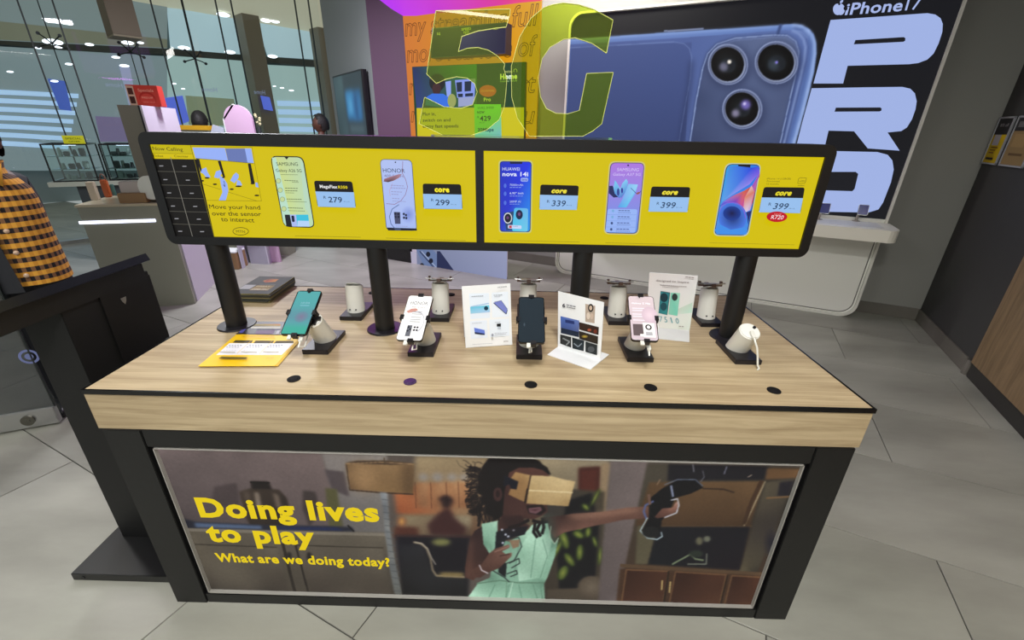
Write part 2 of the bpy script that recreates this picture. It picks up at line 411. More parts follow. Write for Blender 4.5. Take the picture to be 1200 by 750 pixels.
        if clip is not None: q = q[clip((XX[:-1, :-1]+XX[1:, 1:]).ravel()/2, (YY[:-1, :-1]+YY[1:, 1:]).ravel()/2)]
        me = bpy.data.meshes.new(name); me.vertices.add(nx*ny); me.vertices.foreach_set('co', co.ravel()); me.loops.add(q.size); me.loops.foreach_set('vertex_index', q.ravel().astype(np.int32))
        me.polygons.add(len(q)); me.polygons.foreach_set('loop_start', np.arange(0, q.size, 4, dtype=np.int32)); me.update(calc_edges=True)
        at = me.color_attributes.new('Col', 'FLOAT_COLOR', 'POINT'); c = s.img.reshape(-1, 3)/255; c = np.where(c <= .04045, c/12.92, ((c+.055)/1.055)**2.4)
        at.data.foreach_set('color', np.hstack([c, np.ones((len(c), 1))]).astype(np.float32).ravel()); me.materials.append(m)
        o = bpy.data.objects.new(name, me); COL.objects.link(o); o.parent = parent; return o

# ================================================================== STRUCTURE
floor = struct(finish('floor', BX((-12.5, -8, -.10), (.25, .25, -.006), frame(CR, A, N, Z)), M_grout))
TL_, TW = 1.27, .648
cells = []
for k in range(-4, 14):
    n1 = -.0-.0-.62-.648*(k-1); n0 = n1-TW
    off = -.135 if k % 2 == 0 else -.76
    for j in range(-2, 12):
        a1 = off-TL_*(j-1); a0 = a1-TL_
        if a0 > .1: continue
        cells.append((a0, min(a1, 0.0) if a1 > 0 else a1, n0, n1))
cells = [c for c in cells if c[1]-c[0] > .05 and (c[3] < .05)]
cells.sort(key=lambda c: (rm((c[0]+c[1])/2, (c[2]+c[3])/2)-CPOS).length)
tm = {}
for a0, a1, n0, n1 in cells[:230]:
    key = (round(a1-a0, 2), round(n1-n0, 2))
    if key not in tm:
        bm = bmesh.new(); g = .0022; lx, ly = (a1-a0)/2-g, (n1-n0)/2-g
        box(bm, (-lx, -ly, -.0055), (lx, ly, 0)); me = bpy.data.meshes.new('tile')
        bmesh.ops.bevel(bm, geom=[e for e in bm.edges if all(v.co.z > -.001 for v in e.verts)], offset=.0012, segments=1, affect='EDGES')
        bm.to_mesh(me); bm.free(); me.materials.append(M_tile); tm[key] = me
    o = bpy.data.objects.new('tile', tm[key]); COL.objects.link(o); o.parent = floor
    Wp = rm((a0+a1)/2, (n0+n1)/2); o.location = Wp-floor.location; o.rotation_euler = (0, 0, RY)
# floor beyond the laid tiles
def plane_tiles():
    m = tile_mat('far_polished_tile', (140, 142, 144), (160, 162, 166), .22); return m
M_far = plane_tiles()
RF = frame(CR, A, N, Z)
struct(finish('mall_floor', BX((-40, .26, -.1), (-5.81, 20, -.002), RF), M_far))
struct(finish('wall_back', BX((-5.79, 0, 0), (.2, .2, 3.4), RF), M_wall))
struct(finish('wall_right', BX((0, -9, 0), (.2, 0, 3.4), RF), M_dark))
bm = BX((-6.35, -.02, 0), (-5.79, .2, 3.4), RF)
struct(finish('wall_pillar', bm, mat('purple_lit_wall', (98, 70, 94), .6)))  # purple light on this wall is put into its base colour
K0 = rm(-6.35, 0); TD = Vector((-.6, .8, 0)); TN = Vector((-.8, -.6, 0))
TF = frame(K0, TD, -TN, Z)
struct(finish('wall_left', BX((0, 0, 0), (2.03, .2, 3.4), TF), mat('pale_grey_wall_paint', (140, 145, 146), .7)))
struct(finish('ceiling', BX((-7.0, -8, 3.4), (.2, .2, 3.5), RF), mat('dark_ceiling_paint', (120, 120, 118), .8)))
b1 = BX((-1.0, -.014, 0), (0, 0, .114), RF, .003); box(b1, (-5.79, -.014, 0), (-1.0, 0, .114), RF, .003)
struct(finish('baseboard_back', b1, M_base)); 
b1 = BX((-.014, -1.13, 0), (0, -.014, .114), RF, .003); cyl(b1, rm(-.0, -1.125, 0), rm(-.0, -1.125, .114), .03, seg=16)
struct(finish('baseboard_right', b1, M_base))

# ---- wood cabinet wall on the right
t = thing('wood_wall_panel', 'warm brown wood panel with dark recessed plinth on the right wall', 'panel', rm(-.02, -3.4))
for k in range(4):
    finish('panel', BX((-.022, -1.168-1.3*(k+1)+.003, .112), (-.001, -1.168-1.3*k, 2.6), RF, .0015), M_cab, t)
finish('plinth', BX((-.012, -6.3, 0), (-.001, -1.17, .111), RF), mat('dark_plinth', (48, 46, 44), .5), t)

# ---- framed wall posters
WF = frame(rm(-.012, 0), -N, Z, -A)           # local x runs towards the viewer
def wall_poster(n0, n1, lab, kind):
    t = thing('framed_poster', lab, 'poster', rm(-.01, (n0+n1)/2, 1.41), 'framed posters on the charcoal wall')
    z0, z1 = 1.405, 1.748
    fr = bmesh.new()
    for lo, hi in (((-n0, z0), (-n1, z0+.012)), ((-n0, z1-.012), (-n1, z1)), ((-n0, z0), (-n0+.012, z1)), ((-n1-.012, z0), (-n1, z1))):
        box(fr, (lo[0], lo[1], -.006), (hi[0], hi[1], .008), WF)
    finish('frame', fr, mat('clear_grey_frame', (165, 168, 172), .25), t)
    a = Art(frame(rm(-.015, 0), -N, Z, -A)); x0, x1 = -n0+.012, -n1-.012; q = lambda u, v: (x0+(x1-x0)*u, z1-.012-(z1-z0-.024)*v)
    def R(u0, v0, u1, v1, c): a.raw([q(u0, v1), q(u1, v1), q(u1, v0), q(u0, v0)], c)
    def T(s, u0, u1, v, h, c):
        vs, fs = glyphs(s, 0, .02); xa = min(g.x for g in vs); xb = max(g.x for g in vs); p = q(u0, v); ww = q(u1, v)[0]-p[0]
        for f in fs: a.raw([(p[0]+(vs[i].x-xa)/(xb-xa)*ww, p[1]+vs[i].y/.72*h) for i in f], c, False)
        a.z += a.step
    if kind == 0:
        R(0, 0, 1, 1, (196, 168, 20)); R(0, 0, 1, .36, (40, 40, 42)); T('80% off', .2, .8, .18, .022, (150, 150, 150)); R(.15, .36, .62, .6, (185, 185, 185)); R(.62, .36, 1, .5, (206, 175, 20))
        for k in range(3): R(.2, .64+.06*k, .7-.08*k, .66+.06*k, (110, 50, 30))
        R(.15, .88, .7, .93, (40, 36, 30))
    else:
        R(0, 0, 1, 1, (150, 126, 84)); R(0, 0, 1, .28, (50, 50, 52)); R(.1, .08, .8, .2, (110, 110, 108)); R(.15, .34, .7, .62, (168, 140, 92)); R(.2, .75, .8, .8, (110, 88, 60))
    a.done('printed_sheet', M_print, t)
    finish('backing', BX((-n0, z0, -.010), (-n1, z1, -.0035), WF), M_rubber, t)
wall_poster(-.03, -.27, 'yellow and black leaflet in a clear frame nearest the wall corner', 0)
wall_poster(-.32, -.66, 'tan leaflet in a clear frame cut by the right edge of the photo', 1)

# ================================================================== BIG LIGHTBOX AND WHITE DISPLAY
t = thing('lightbox_display', 'tall white rounded wall display with a backlit black poster of a blue phone', 'display', rm(-2.05, -.12))
LBF = frame(rm(0, 0), A, Z, -N)
body = rr(-3.57, .0, -.535, 2.66, .13, 8)
finish('body', prism(body, LBF, .004, .222), M_whitep, t)
inner = rr(-3.55, .02, -.555, 2.64, .12, 8)
fr = bmesh.new()
for i in range(len(inner)):
    j = (i+1) % len(inner)
    for da, db in ((.222, .246),):
        q = [Vector((body[i][0], body[i][1], 0)), Vector((body[j][0], body[j][1], 0)), Vector((inner[j][0], inner[j][1], 0)), Vector((inner[i][0], inner[i][1], 0))]
        lo = [fr.verts.new(LBF @ (p+Vector((0, 0, da)))) for p in q]; hi = [fr.verts.new(LBF @ (p+Vector((0, 0, db)))) for p in q]
        fr.faces.new(hi); fr.faces.new(lo[::-1]); fr.faces.new((lo[0], lo[1], hi[1], hi[0])); fr.faces.new((hi[3], hi[2], lo[2], lo[3]))
finish('frame', fr, mat('glossy_white_trim', (226, 226, 216), .25), t)
finish('lower_panel', prism(rr(-3.545, .03, -.56, .92, .1, 8), LBF, .2225, .228), M_whitep, t)
LF = frame(rm(0, -.2265), A, Z, -N)
k4 = crop(640, 0, 3.75)
gr = bmesh.new(); go_ = rr(-3.535, .035, -.57, 2.62, .11, 8); gi_ = rr(-3.527, .043, -.578, 2.61, .105, 8)
for i in range(len(go_)):
    j = (i+1) % len(go_)
    if go_[i][1] < .80 and go_[j][1] < .80 or go_[i][1]*go_[j][1] < 0: gr.faces.new([gr.verts.new(LBF @ Vector((p[0], p[1], .2286))) for p in (go_[i], go_[j], gi_[j], gi_[i])])
for x_ in (-.574, -3.531): box(gr, (x_-.004, .14, .2280), (x_+.004, .80, .2288), LBF)
finish('shadow_groove', gr, mat('groove_grey', (96, 96, 92), .6), t)
a = RArt(LF, -3.55, .93, -.555, 2.635, 600, 340, (21, 22, 28), k4, .6)
ph = [(100, 172), (300, 160), (520, 143), (800, 126), (1020, 111), (1080, 106), (1120, 110), (1152, 124), (1176, 150), (1187, 190), (1188, 235), (1178, 310), (1150, 430), (1090, 650), (1000, 960), (60, 960)]
a.poly(ph, (92, 124, 196))
a.grad([(60, 200), (1160, 130), (1000, 960), (40, 960)], [(88, 112, 178), (120, 150, 220), (70, 92, 150), (52, 68, 116)])
a.poly([(100, 196), (300, 184), (560, 168), (860, 146), (1020, 134), (1080, 132), (1120, 144), (1148, 172), (1156, 210), (1146, 280), (1108, 430), (1054, 640), (960, 960), (60, 960)], [(70, 92, 160), (70, 90, 158), (72, 94, 162), (80, 104, 170), (84, 108, 176), (86, 110, 178), (84, 108, 176), (80, 104, 172), (74, 98, 166), (68, 90, 156), (60, 80, 140), (52, 70, 124), (46, 60, 108), (44, 58, 106)])
a.line([(100, 176), (300, 163), (560, 146), (860, 126), (1030, 114), (1085, 112), (1125, 118)], 7, (140, 172, 236), f=2); a.line([(1085, 110), (1128, 118), (1158, 140), (1178, 180), (1180, 235), (1168, 320), (1130, 480), (1075, 680), (980, 960)], 9, (170, 198, 250), f=2)
a.line([(1090, 122), (1122, 134), (1146, 160), (1160, 200), (1154, 262), (1126, 390), (1066, 610), (975, 940)], 10, (60, 82, 146), f=2.5)
a.line([(1080, 134), (1112, 148), (1132, 174), (1140, 208), (1134, 266), (1106, 386), (1052, 604), (960, 940)], 6, (156, 182, 240), f=1.6)
a.line([(520, 137), (690, 126)], 7, (126, 140, 180)); a.line([(1030, 112), (1016, 156)], 14, (56, 76, 132), f=1)
a.grad([(110, 206), (640, 186), (590, 960), (60, 960)], [(62, 80, 142), (64, 84, 148), (42, 54, 100), (38, 52, 100)])
a.line([(105, 210), (380, 195), (560, 184), (606, 192), (630, 214), (640, 252), (634, 340), (610, 470), (584, 620), (540, 900)], 3, (100, 124, 186), f=.6); a.line([(640, 270), (630, 380), (600, 560), (560, 800)], 14, (38, 50, 96), f=5)
a.line([(660, 900), (690, 560), (720, 400), (740, 260)], 20, (46, 60, 104), f=8, op=.6)
a.poly([(590, 960), (632, 640), (662, 440), (690, 300), (712, 236), (752, 196), (830, 172), (1000, 158), (1058, 160), (1094, 184), (1108, 228), (1100, 300), (1070, 430), (1022, 650), (940, 960)], [(50, 62, 104), (52, 64, 106), (56, 70, 112), (64, 78, 122), (72, 88, 134), (80, 96, 142), (84, 100, 146), (90, 106, 150), (92, 108, 152), (90, 106, 150), (84, 100, 146), (78, 94, 138), (70, 84, 126), (60, 74, 114), (50, 60, 100)])
OUT = [(586, 960), (630, 640), (660, 440), (688, 300), (710, 236), (750, 194), (830, 168), (1000, 154), (1060, 156), (1097, 182), (1111, 228), (1103, 300), (1073, 430), (1024, 650), (942, 960)]
a.line(OUT, 9, (52, 68, 118), f=2); a.line(OUT, 4, (150, 172, 224), f=.7)
a.line([(x-(x-880)*.02, y+9) for x, y in OUT[5:11]], 3, (120, 140, 196), f=1)
for cx, cy, rx, ry in ((799, 283, 88, 90), (1012, 275, 95, 94), (862, 479, 88, 88)):
    a.ell((cx+6, cy+10), rx+10, ry+10, (36, 46, 84), f=6, op=.6); a.ell((cx, cy), rx, ry, (150, 166, 212), 40, rot=-.2); a.ell((cx, cy+1), rx-5, ry-5, (56, 66, 104), 40, rot=-.2, f=1.2); a.ell((cx, cy+2), rx-10, ry-10, (136, 148, 184), 40, rot=-.2)
    a.ell((cx-2, cy-1), rx-15, ry-15, (10, 11, 14), 40, (4, 4, 6)); a.ell((cx-5, cy-6), rx-34, ry-36, (26, 32, 34), 30, (8, 9, 11), f=2); a.ell((cx+2, cy+4), rx-56, ry-58, (16, 20, 26), 24, (30, 36, 44), f=1.5)
for cx, cy, r, c, f_ in ((805, 272, 9, (255, 244, 226), 1), (780, 294, 20, (104, 104, 130), 2.5), (1006, 279, 8, (200, 190, 255), .8), (1000, 285, 24, (50, 62, 74), 3), (1013, 274, 6, (130, 120, 240), .8), (877, 460, 22, (110, 96, 190), 2.5), (832, 498, 18, (130, 124, 156), 2.5), (872, 456, 7, (200, 190, 240), 1)): a.ell((cx, cy), r, r, c, 16, f=f_)
a.sat = .84
def rclip(X, Y):
    dx = np.maximum(np.maximum(-3.43-X, X+.675), 0); dy = np.maximum(Y-2.52, 0); return np.hypot(dx, dy) <= .12
a.done('backlit_poster', M_lightbox, t, rclip)
a = Art(LF, .0008)
# lettering of the poster
a.K = crop(900, 0, 3.75)
WH = [(150, 168, 220)]
pc = (160, 178, 228)
def rc(pts): return pts
a.poly([(275, 88), (420, 78), (700, 58), (735, 64), (758, 80), (768, 105), (766, 140), (750, 190), (728, 235), (700, 262), (660, 277), (620, 282), (350, 289), (330, 367), (200, 367), (238, 225)], pc)
a.poly([(384, 176), (596, 163), (604, 168), (602, 180), (594, 184), (377, 195)], (24, 25, 31))
a.poly([(192, 388), (420, 384), (590, 382), (625, 390), (645, 410), (653, 445), (648, 480), (632, 525), (610, 560), (585, 576), (525, 582), (578, 662), (438, 652), (378, 577), (266, 574), (236, 700), (110, 700), (150, 540)], pc)
a.poly([(298, 473), (492, 472), (499, 476), (498, 486), (490, 490), (292, 491)], (24, 25, 31))
a.poly([(300, 664), (480, 668), (525, 680), (546, 705), (552, 745), (540, 800), (505, 890), (485, 920), (440, 934), (160, 928), (200, 840), (230, 760)], pc)
a.poly([(262, 755), (385, 755), (396, 764), (380, 830), (370, 840), (250, 836), (210, 828), (230, 760)], (24, 25, 31))
a.text('iPhone', (336, 66), (585, 48), 48, (168, 184, 232), 0, .02); a.text('17', (600, 46), (664, 40), 50, (168, 184, 232), 0, .01)
for e in ((305, 42, 20, 25), (318, 42, 19, 25)): a.ell((e[0], e[1]), e[2], e[3], (168, 184, 232), 24)
a.ell((340, 38), 9, 10, (21, 22, 28), 14); a.ell((312, 20), 5, 4, (21, 22, 28), 10); a.poly([(314, 14), (318, 4), (330, 0), (328, 10), (320, 16)], (168, 184, 232))
a.done('lettering', M_lightbox, t)
# shelf
t = thing('white_shelf_counter', 'white rounded shelf counter jutting out under the big phone poster', 'counter', rm(-2.05, -.45, .8))
SH = frame(rm(0, 0), A, N, Z)
pts = [(-3.6, -.25)] + [(-3.6, -.5), (-3.6+.05, -.62)] + [(-.62-.08, -.64)] + [(-.62+.10*sin(radians(x)), -.54-.10*cos(radians(x))) for x in (15, 30, 45, 60, 75, 90)] + [(-.52, -.25)]
finish('shelf_top', prism(pts, SH, .80, .90), mat('cream_white_gloss', (244, 242, 228), .3), t)
ins = [(-3.55, -.28), (-3.55, -.57), (-.66, -.57), (-.62, -.53), (-.62, -.28)]
finish('inset_panel', prism(ins, SH, .9002, .903), mat('pale_inset', (232, 232, 226), .3), t)
# small watch-sized phones on stands on the white shelf
def shelf_phone(px, lab):
    b = on(px[0], px[1], Vector((0, 0, .903)), Z)
    t = thing('shelf_phone_holder', lab, 'phone holder', b, 'phone holders on the white shelf')
    Mx = frame(b, A, (Z*.86+N*.5).normalized(), (Z*-.5+N*.86).normalized()*-1)
    bm = bmesh.new(); tubepath(bm, [b, b+Z*.05-N*.005, b+Z*.075+A*.02], .011, 10); cyl(bm, b, b+Z*.004, .03); finish('stand', bm, mat('satin_stand', (168, 160, 150), .35, .5), t)
    Mx = frame(b+Z*.10+A*.022-N*.02, A, (Z*.92+N*.38).normalized(), (Z*.38-N*.92).normalized())
    finish('phone', prism(rr(-.037, -.045, .037, .045, .008, 3), Mx, -.006, .006), M_silver, t)
    bm = prism(rr(-.034, -.042, .034, .042, .006, 3), Mx, .0062, .0066); finish('screen', bm, mat('dark_blue_screen', (30, 36, 90), .2, emit=.5), t)
shelf_phone((952+7, 257), 'dark blue phone on a holder half hidden by the yellow screens')
shelf_phone((1003, 259), 'dark blue phone on a holder near the end of the white shelf')

# ================================================================== ORANGE WALL
t = thing('orange_wall_panel', 'orange wall panel printed with outlined lettering left of the phone poster', 'wall panel', rm(-4.85, -.02, 1.2))
finish('panel', BX((-5.78, -.03, 1.2), (-3.972, -.002, 3.38), RF), mat('orange_vinyl_edge', (205, 140, 20), .4), t)
OP = rm(0, -.031); a = Art(frame(OP, A, Z, -N), .0006)
x0, x1 = -5.78, -3.972
ST = 10
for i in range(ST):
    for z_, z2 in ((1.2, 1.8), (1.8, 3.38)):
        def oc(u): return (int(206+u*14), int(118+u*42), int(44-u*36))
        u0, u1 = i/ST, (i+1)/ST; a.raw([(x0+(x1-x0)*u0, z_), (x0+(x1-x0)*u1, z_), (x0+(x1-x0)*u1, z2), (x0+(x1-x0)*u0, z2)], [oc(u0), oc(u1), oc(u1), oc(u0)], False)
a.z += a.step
def outline_text(s, xa, xb, z, h, sh=.18):
    cu = bpy.data.curves.new('t', 'FONT'); cu.body = s; cu.size = 1; cu.shear = sh; cu.offset = .045; cu.fill_mode = 'NONE'; cu.resolution_u = 4
    o = bpy.data.objects.new('t', cu); COL.objects.link(o); dg = bpy.context.evaluated_depsgraph_get(); me = bpy.data.meshes.new_from_object(o.evaluated_get(dg))
    V = [v.co.copy() for v in me.vertices]; E = [tuple(e.vertices) for e in me.edges]
    bpy.data.objects.remove(o); bpy.data.curves.remove(cu); bpy.data.meshes.remove(me)
    if not V: return
    m0 = min(v.x for v in V); m1 = max(v.x for v in V)
    T = lambda v: Vector((xa+(v.x-m0)/(m1-m0)*(xb-xa), z+v.y/.72*h))
    for i, j in E:
        p, q = T(V[i]), T(V[j]); d = q-p
        if d.length < 1e-5: continue
        d.normalize(); nn = Vector((-d.y, d.x))*.0035; e = d*.002
        a.raw([tuple(p-e+nn), tuple(q+e+nn), tuple(q+e-nn), tuple(p-e-nn)], (84, 44, 16), False)
    a.z += a.step
for s, xa, xb, z, h in (('my streaming full', -5.76, -4.0, 2.62, .2), ('more real love of', -5.76, -4.0, 2.34, .2), ('move all smart', -5.76, -4.0, 1.98, .2), ('made for you', -5.76, -4.0, 1.66, .2), ('connected as', -5.76, -4.0, 1.30, .2)):
    outline_text(s, xa, xb, z, h)
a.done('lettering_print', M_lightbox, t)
# dark sign box on the orange wall
t = thing('speed_sign_box', 'dark navy sign box fixed above the green and yellow poster', 'sign', rm(-5.1, -.1, 2.3))
def opn(off): return Vector(rm(0, -off))
SB = frame(opn(.18), A, Z, -N); Li = SB.inverted()
def lopx(px, F): q = F.inverted() @ on(px[0], px[1], F.translation, (F.to_3x3() @ Vector((0, 0, 1)))); return (q.x, q.y)
qb = [lopx(p, SB) for p in ((506, 33), (593, 26), (592, 63), (505, 68))]
finish('box', prism(qb[::-1], SB, -.145, 0), mat('navy_box', (26, 30, 54), .4), t)
a = Art(SB); a.poly([(507, 34), (592, 27.5), (591.5, 62), (506, 67)], (24, 28, 54)); a.text('5G', (512, 41), (516, 41), 3, (190, 200, 160)); a.text('SPEED', (541, 36), (552, 35), 3, (190, 205, 60)); a.text('TEST', (543, 40), (550, 39.5), 3, (190, 205, 60)); a.text('TEST', (578, 35), (584, 34.5), 2.5, (190, 205, 60))
a.done('lettering', M_lit, t)
# poster
t = thing('home_offer_poster', 'green and yellow poster with a person in blue hung on the orange wall', 'poster', rm(-4.9, -.06, 1.5))
PB = frame(opn(.075), A, Z, -N); a = Art(PB, .0006, crop(480, 70, 7.5))
qp = [(22, 62), (1018, 18), (1003, 1100), (78, 1100)]
qb = [lopx(crop(480, 70, 7.5)(*p), PB) for p in qp]
finish('board', prism(qb[::-1], PB, -.042, -.0005), mat('poster_edge', (18, 20, 26), .4), t)
a.poly(qp, (24, 62, 30)); a.poly([(62, 425), (1006, 418), (1003, 1098), (80, 1098)], (200, 190, 10))
a.poly([(26, 66), (590, 40), (590, 420), (62, 425)], [(30, 44, 92), (60, 130, 40), (50, 100, 40), (40, 60, 120)])
a.poly([(320, 190), (540, 160), (595, 220), (590, 330), (570, 400), (330, 415)], (50, 90, 50))
a.poly([(315, 195), (365, 185), (365, 320), (330, 330)], (140, 160, 235)); a.poly([(400, 180), (580, 165), (572, 330), (420, 335)], (130, 150, 230))
for q in (((412, 200), (462, 195), (462, 280), (418, 285)), ((485, 192), (545, 188), (540, 275), (485, 280)), ((425, 300), (470, 298), (470, 328), (430, 330)), ((490, 298), (560, 292), (560, 320), (490, 325))): a.poly(list(q), (22, 40, 60))
a.poly([(430, 335), (575, 325), (560, 400), (430, 415)], (150, 160, 200))
a.ell((245, 200), 70, 78, (20, 26, 26)); a.ell((240, 255), 38, 52, (60, 34, 34))
a.poly([(140, 400), (150, 330), (200, 298), (300, 300), (345, 330), (352, 418), (290, 420)], (50, 110, 220))
a.ell((375, 360), 38, 60, (150, 160, 90))
a.ell((690, 275), 75, 52, (196, 92, 40)); a.text('UNCONDITIONAL', (630, 282), (750, 280), 14, (230, 170, 120)); a.text('Pro', (656, 366), (718, 364), 32, (200, 215, 150), 0, .03)
a.text('MTN', (842, 120), (905, 118), 20, (200, 215, 120)); a.text('Home', (800, 172), (950, 166), 46, (220, 240, 210), 0, .05); a.text('Internet WI-FI', (800, 198), (948, 193), 16, (170, 210, 150))
a.line([(920, 110), (920, 90), (935, 80), (948, 90), (948, 110)], 4, (190, 210, 120))
a.text('Plug in,', (122, 492), (235, 490), 30, (70, 66, 10)); a.text('switch on and', (122, 545), (365, 542), 28, (70, 66, 10)); a.text('enjoy fast speeds', (122, 598), (436, 595), 28, (70, 66, 10))
a.grad([(572, 392), (808, 392), (818, 900), (585, 900)], [(120, 215, 90), (120, 220, 100), (110, 150, 255), (110, 190, 180)])
a.text('WAS R999', (600, 436), (745, 434), 24, (50, 110, 50)); a.text('NOW', (600, 474), (665, 472), 22, (20, 50, 20), 0, .03); a.text('R', (603, 515), (618, 515), 20, (10, 30, 10)); a.text('429', (625, 538), (720, 536), 44, (10, 30, 10)); a.text('30Mbps', (606, 630), (745, 628), 30, (20, 60, 80), 0, .03)
a.line([(610, 655), (800, 655)], 3, (80, 170, 120)); a.text('PM x 24', (620, 560), (665, 559), 12, (20, 60, 20))
a.done('printed_face', M_lightbox, t)
# plinth with phone poster standing in front
t = thing('poster_plinth', 'floor plinth with a blue phone poster standing behind the table', 'plinth', rm(-4.6, -.6))
finish('body', BX((-5.30, -.78, 0), (-3.99, -.70, 1.0), RF, .004), M_blackg, t)
PP = frame(rm(0, -.785), A, Z, -N); a = Art(PP, .0006, crop(420, 285, 4.286))
finish('front_panel', BX((-5.30, -.785, .02), (-3.95, -.7805, .99), RF), M_lilac, t)
a.poly([(258, 42), (745, 45), (745, 240), (270, 240)], (172, 166, 188)); a.grad([(290, -60), (748, -60), (745, 330), (300, 330)], [(122, 130, 158), (150, 156, 186), (132, 138, 174), (100, 108, 142)])
a.poly([(310, -20), (372, 30), (560, 240), (380, 330), (330, 120), (290, 30)], (100, 118, 158)); a.poly([(395, 40), (410, 40), (620, 330), (450, 330), (395, 120)], (34, 42, 78))
a.line([(308, 40), (385, 128), (395, 220)], 5, (40, 48, 78)); a.line([(318, 40), (400, 130)], 3, (170, 180, 205))
for cx, cy in ((320, 112), (347, 135), (367, 162), (322, 188), (344, 205), (365, 222), (352, 55), (366, 88)): a.ell((cx, cy), 11, 13, (18, 22, 40), 14); 
a.done('phone_poster', M_lightbox, t)

o = finish('black_cabinet', BX((-5.72, -.79, 0), (-5.325, -.45, 1.0), RF, .004), M_blackg); tag(o, 'low black cabinet left of the blue phone poster plinth', 'cabinet')

# ================================================================== TV on the pale wall
t = thing('wall_tv', 'black flat television with a blue picture mounted on the pale grey wall', 'television', K0+TD*1.2+TN*.06+Z*1.45)
TV = frame(K0+TN*.10, -TD, Z, TN)
qt = [lopx(p, TV) for p in ((389.5, 91), (423, 80.5), (433, 162), (397, 162))]
qt = [(qt[0][0], qt[1][1]), (qt[1][0], qt[1][1]), (qt[1][0], qt[1][1]-.86), (qt[0][0], qt[1][1]-.86)]
finish('housing', prism(qt[::-1], TV, -.07, -.001), M_rubber, t)
x0, z1 = qt[0]; x1, z0 = qt[2]; x0 += .02; x1 -= .02; z1 -= .02; z0 += .02; w_, h_ = x1-x0, z1-z0
a = RArt(frame(TV.translation+TN*.001, -TD, Z, TN), x0, z0, x1, z1, 60, 50, (50, 62, 68), None, 2.2)
a.raw([(x0, z0), (x0+w_*.36, z0), (x0+w_*.36, z1), (x0, z1)], [(44, 60, 64), (60, 78, 84), (70, 92, 96), (56, 74, 80)])
for u0, v0, u1, v1, c in ((.40, .26, .92, .74, (46, 96, 140)), (.42, .34, .66, .72, (60, 128, 176)), (.62, .30, .88, .62, (52, 110, 160)), (.50, .40, .60, .60, (80, 150, 196)), (.70, .28, .78, .66, (36, 76, 120)), (.45, .06, .92, .18, (70, 88, 96))): a.raw([(x0+w_*u0, z0+h_*v0), (x0+w_*u1, z0+h_*v0), (x0+w_*u1, z0+h_*v1), (x0+w_*u0, z0+h_*v1)], c)
a.done('screen', M_lit, t)

# ================================================================== MAGENTA CEILING FEATURE
mz = 2.6
mp = [(430, -6), (445, 0), (458, 10), (472, 18.5), (488, 18.5), (506, 16), (560, 9.5), (612, 3), (634, 1), (640, -12), (560, -40), (440, -40)]
mpts = [onz(x, y, mz) for x, y in mp]
bm = bmesh.new(); cl = bm.loops.layers.color.new('Col')
lo_ = [bm.verts.new(p) for p in mpts]; hi_ = [bm.verts.new(p+Z*.75) for p in mpts]
def mcol(p):
    t_ = min(1, max(0, (p.x+1.15)/1.4)); return (((180+50*t_)/255, (50+10*t_)/255, (245-130*t_)/255, 1))
fs = [bm.faces.new(lo_)]+[bm.faces.new((lo_[i], lo_[(i+1) % len(lo_)], hi_[(i+1) % len(lo_)], hi_[i])) for i in range(len(lo_))]
for f in fs:
    for lp in f.loops: lp[cl] = mcol(lp.vert.co)
o = finish('ceiling_light_feature', bm, M_lit); tag(o, 'magenta lit ceiling light feature above the orange wall panel', 'ceiling light')

# ================================================================== LINE PENDANTS behind the camera (mirrored in the acrylic)
for k, sft in enumerate((0,)):
    p0 = Vector((-2.6, -5.07, 3.2)); p1 = Vector((3.2, -7.80, 3.2))
    o = finish('linear_pendant_light', CY(p0, p1, .022, seg=12), mat('tube_light', (255, 250, 225), .3, emit=12)); tag(o, 'long white tube light hanging under the shop ceiling', 'ceiling light')

# ================================================================== TABLE
W2, D, T = 1.1136, .909, .9
t = thing('display_table', 'long light oak display table with black steel body and lit front poster', 'table', (0, .45, 0))
finish('table_top', BX((-W2+.006, .006, T-.012), (W2-.006, D-.006, T), bev=.0012), M_oak, t)
bm = bmesh.new()
for lo, hi in (((-W2, 0), (W2, .006)), ((-W2, D-.006), (W2, D)), ((-W2, .006), (-W2+.006, D-.006)), ((W2-.006, .006), (W2, D-.006))): box(bm, (lo[0], lo[1], T-.013), (hi[0], hi[1], T+.0008))
finish('edge_band', bm, M_blackg, t)
bm = BX((-W2+.002, .003, .767), (W2-.004, .03, T-.0135)); box(bm, (-W2+.002, D-.03, .767), (W2-.004, D-.003, T-.0135)); box(bm, (-W2+.002, .03, .767), (-W2+.03, D-.03, T-.0135))
finish('apron', bm, M_oak, t)
finish('end_panel', BX((W2-.03, .0305, .767), (W2-.002, D-.0305, T-.0135)), M_black, t)
bx = W2-.0153
for s in (-1, 1):
    x0, x1 = sorted((s*bx, s*(bx-.112)))
    finish('corner_post', BX((x0, -.003, 0), (x1, .09, .766), bev=.002), M_black, t)
    finish('side_panel', BX((s*bx-.006 if s > 0 else s*bx, .09, 0), (s*bx if s > 0 else s*bx+.006, D-.09, .766)), M_black, t)
    finish('corner_post', BX((x0, D-.09, 0), (x1, D-.01, .766), bev=.002), M_black, t)
finish('back_panel', BX((-bx+.112, D-.05, .0), (bx-.112, D-.03, .766)), M_black, t)
finish('rail', BX((-bx+.113, .0, .704), (bx-.113, .05, .766), bev=.0015), M_black, t)
finish('rail', BX((-bx+.113, .0, .0), (bx-.113, .05, .046), bev=.0015), M_black, t)
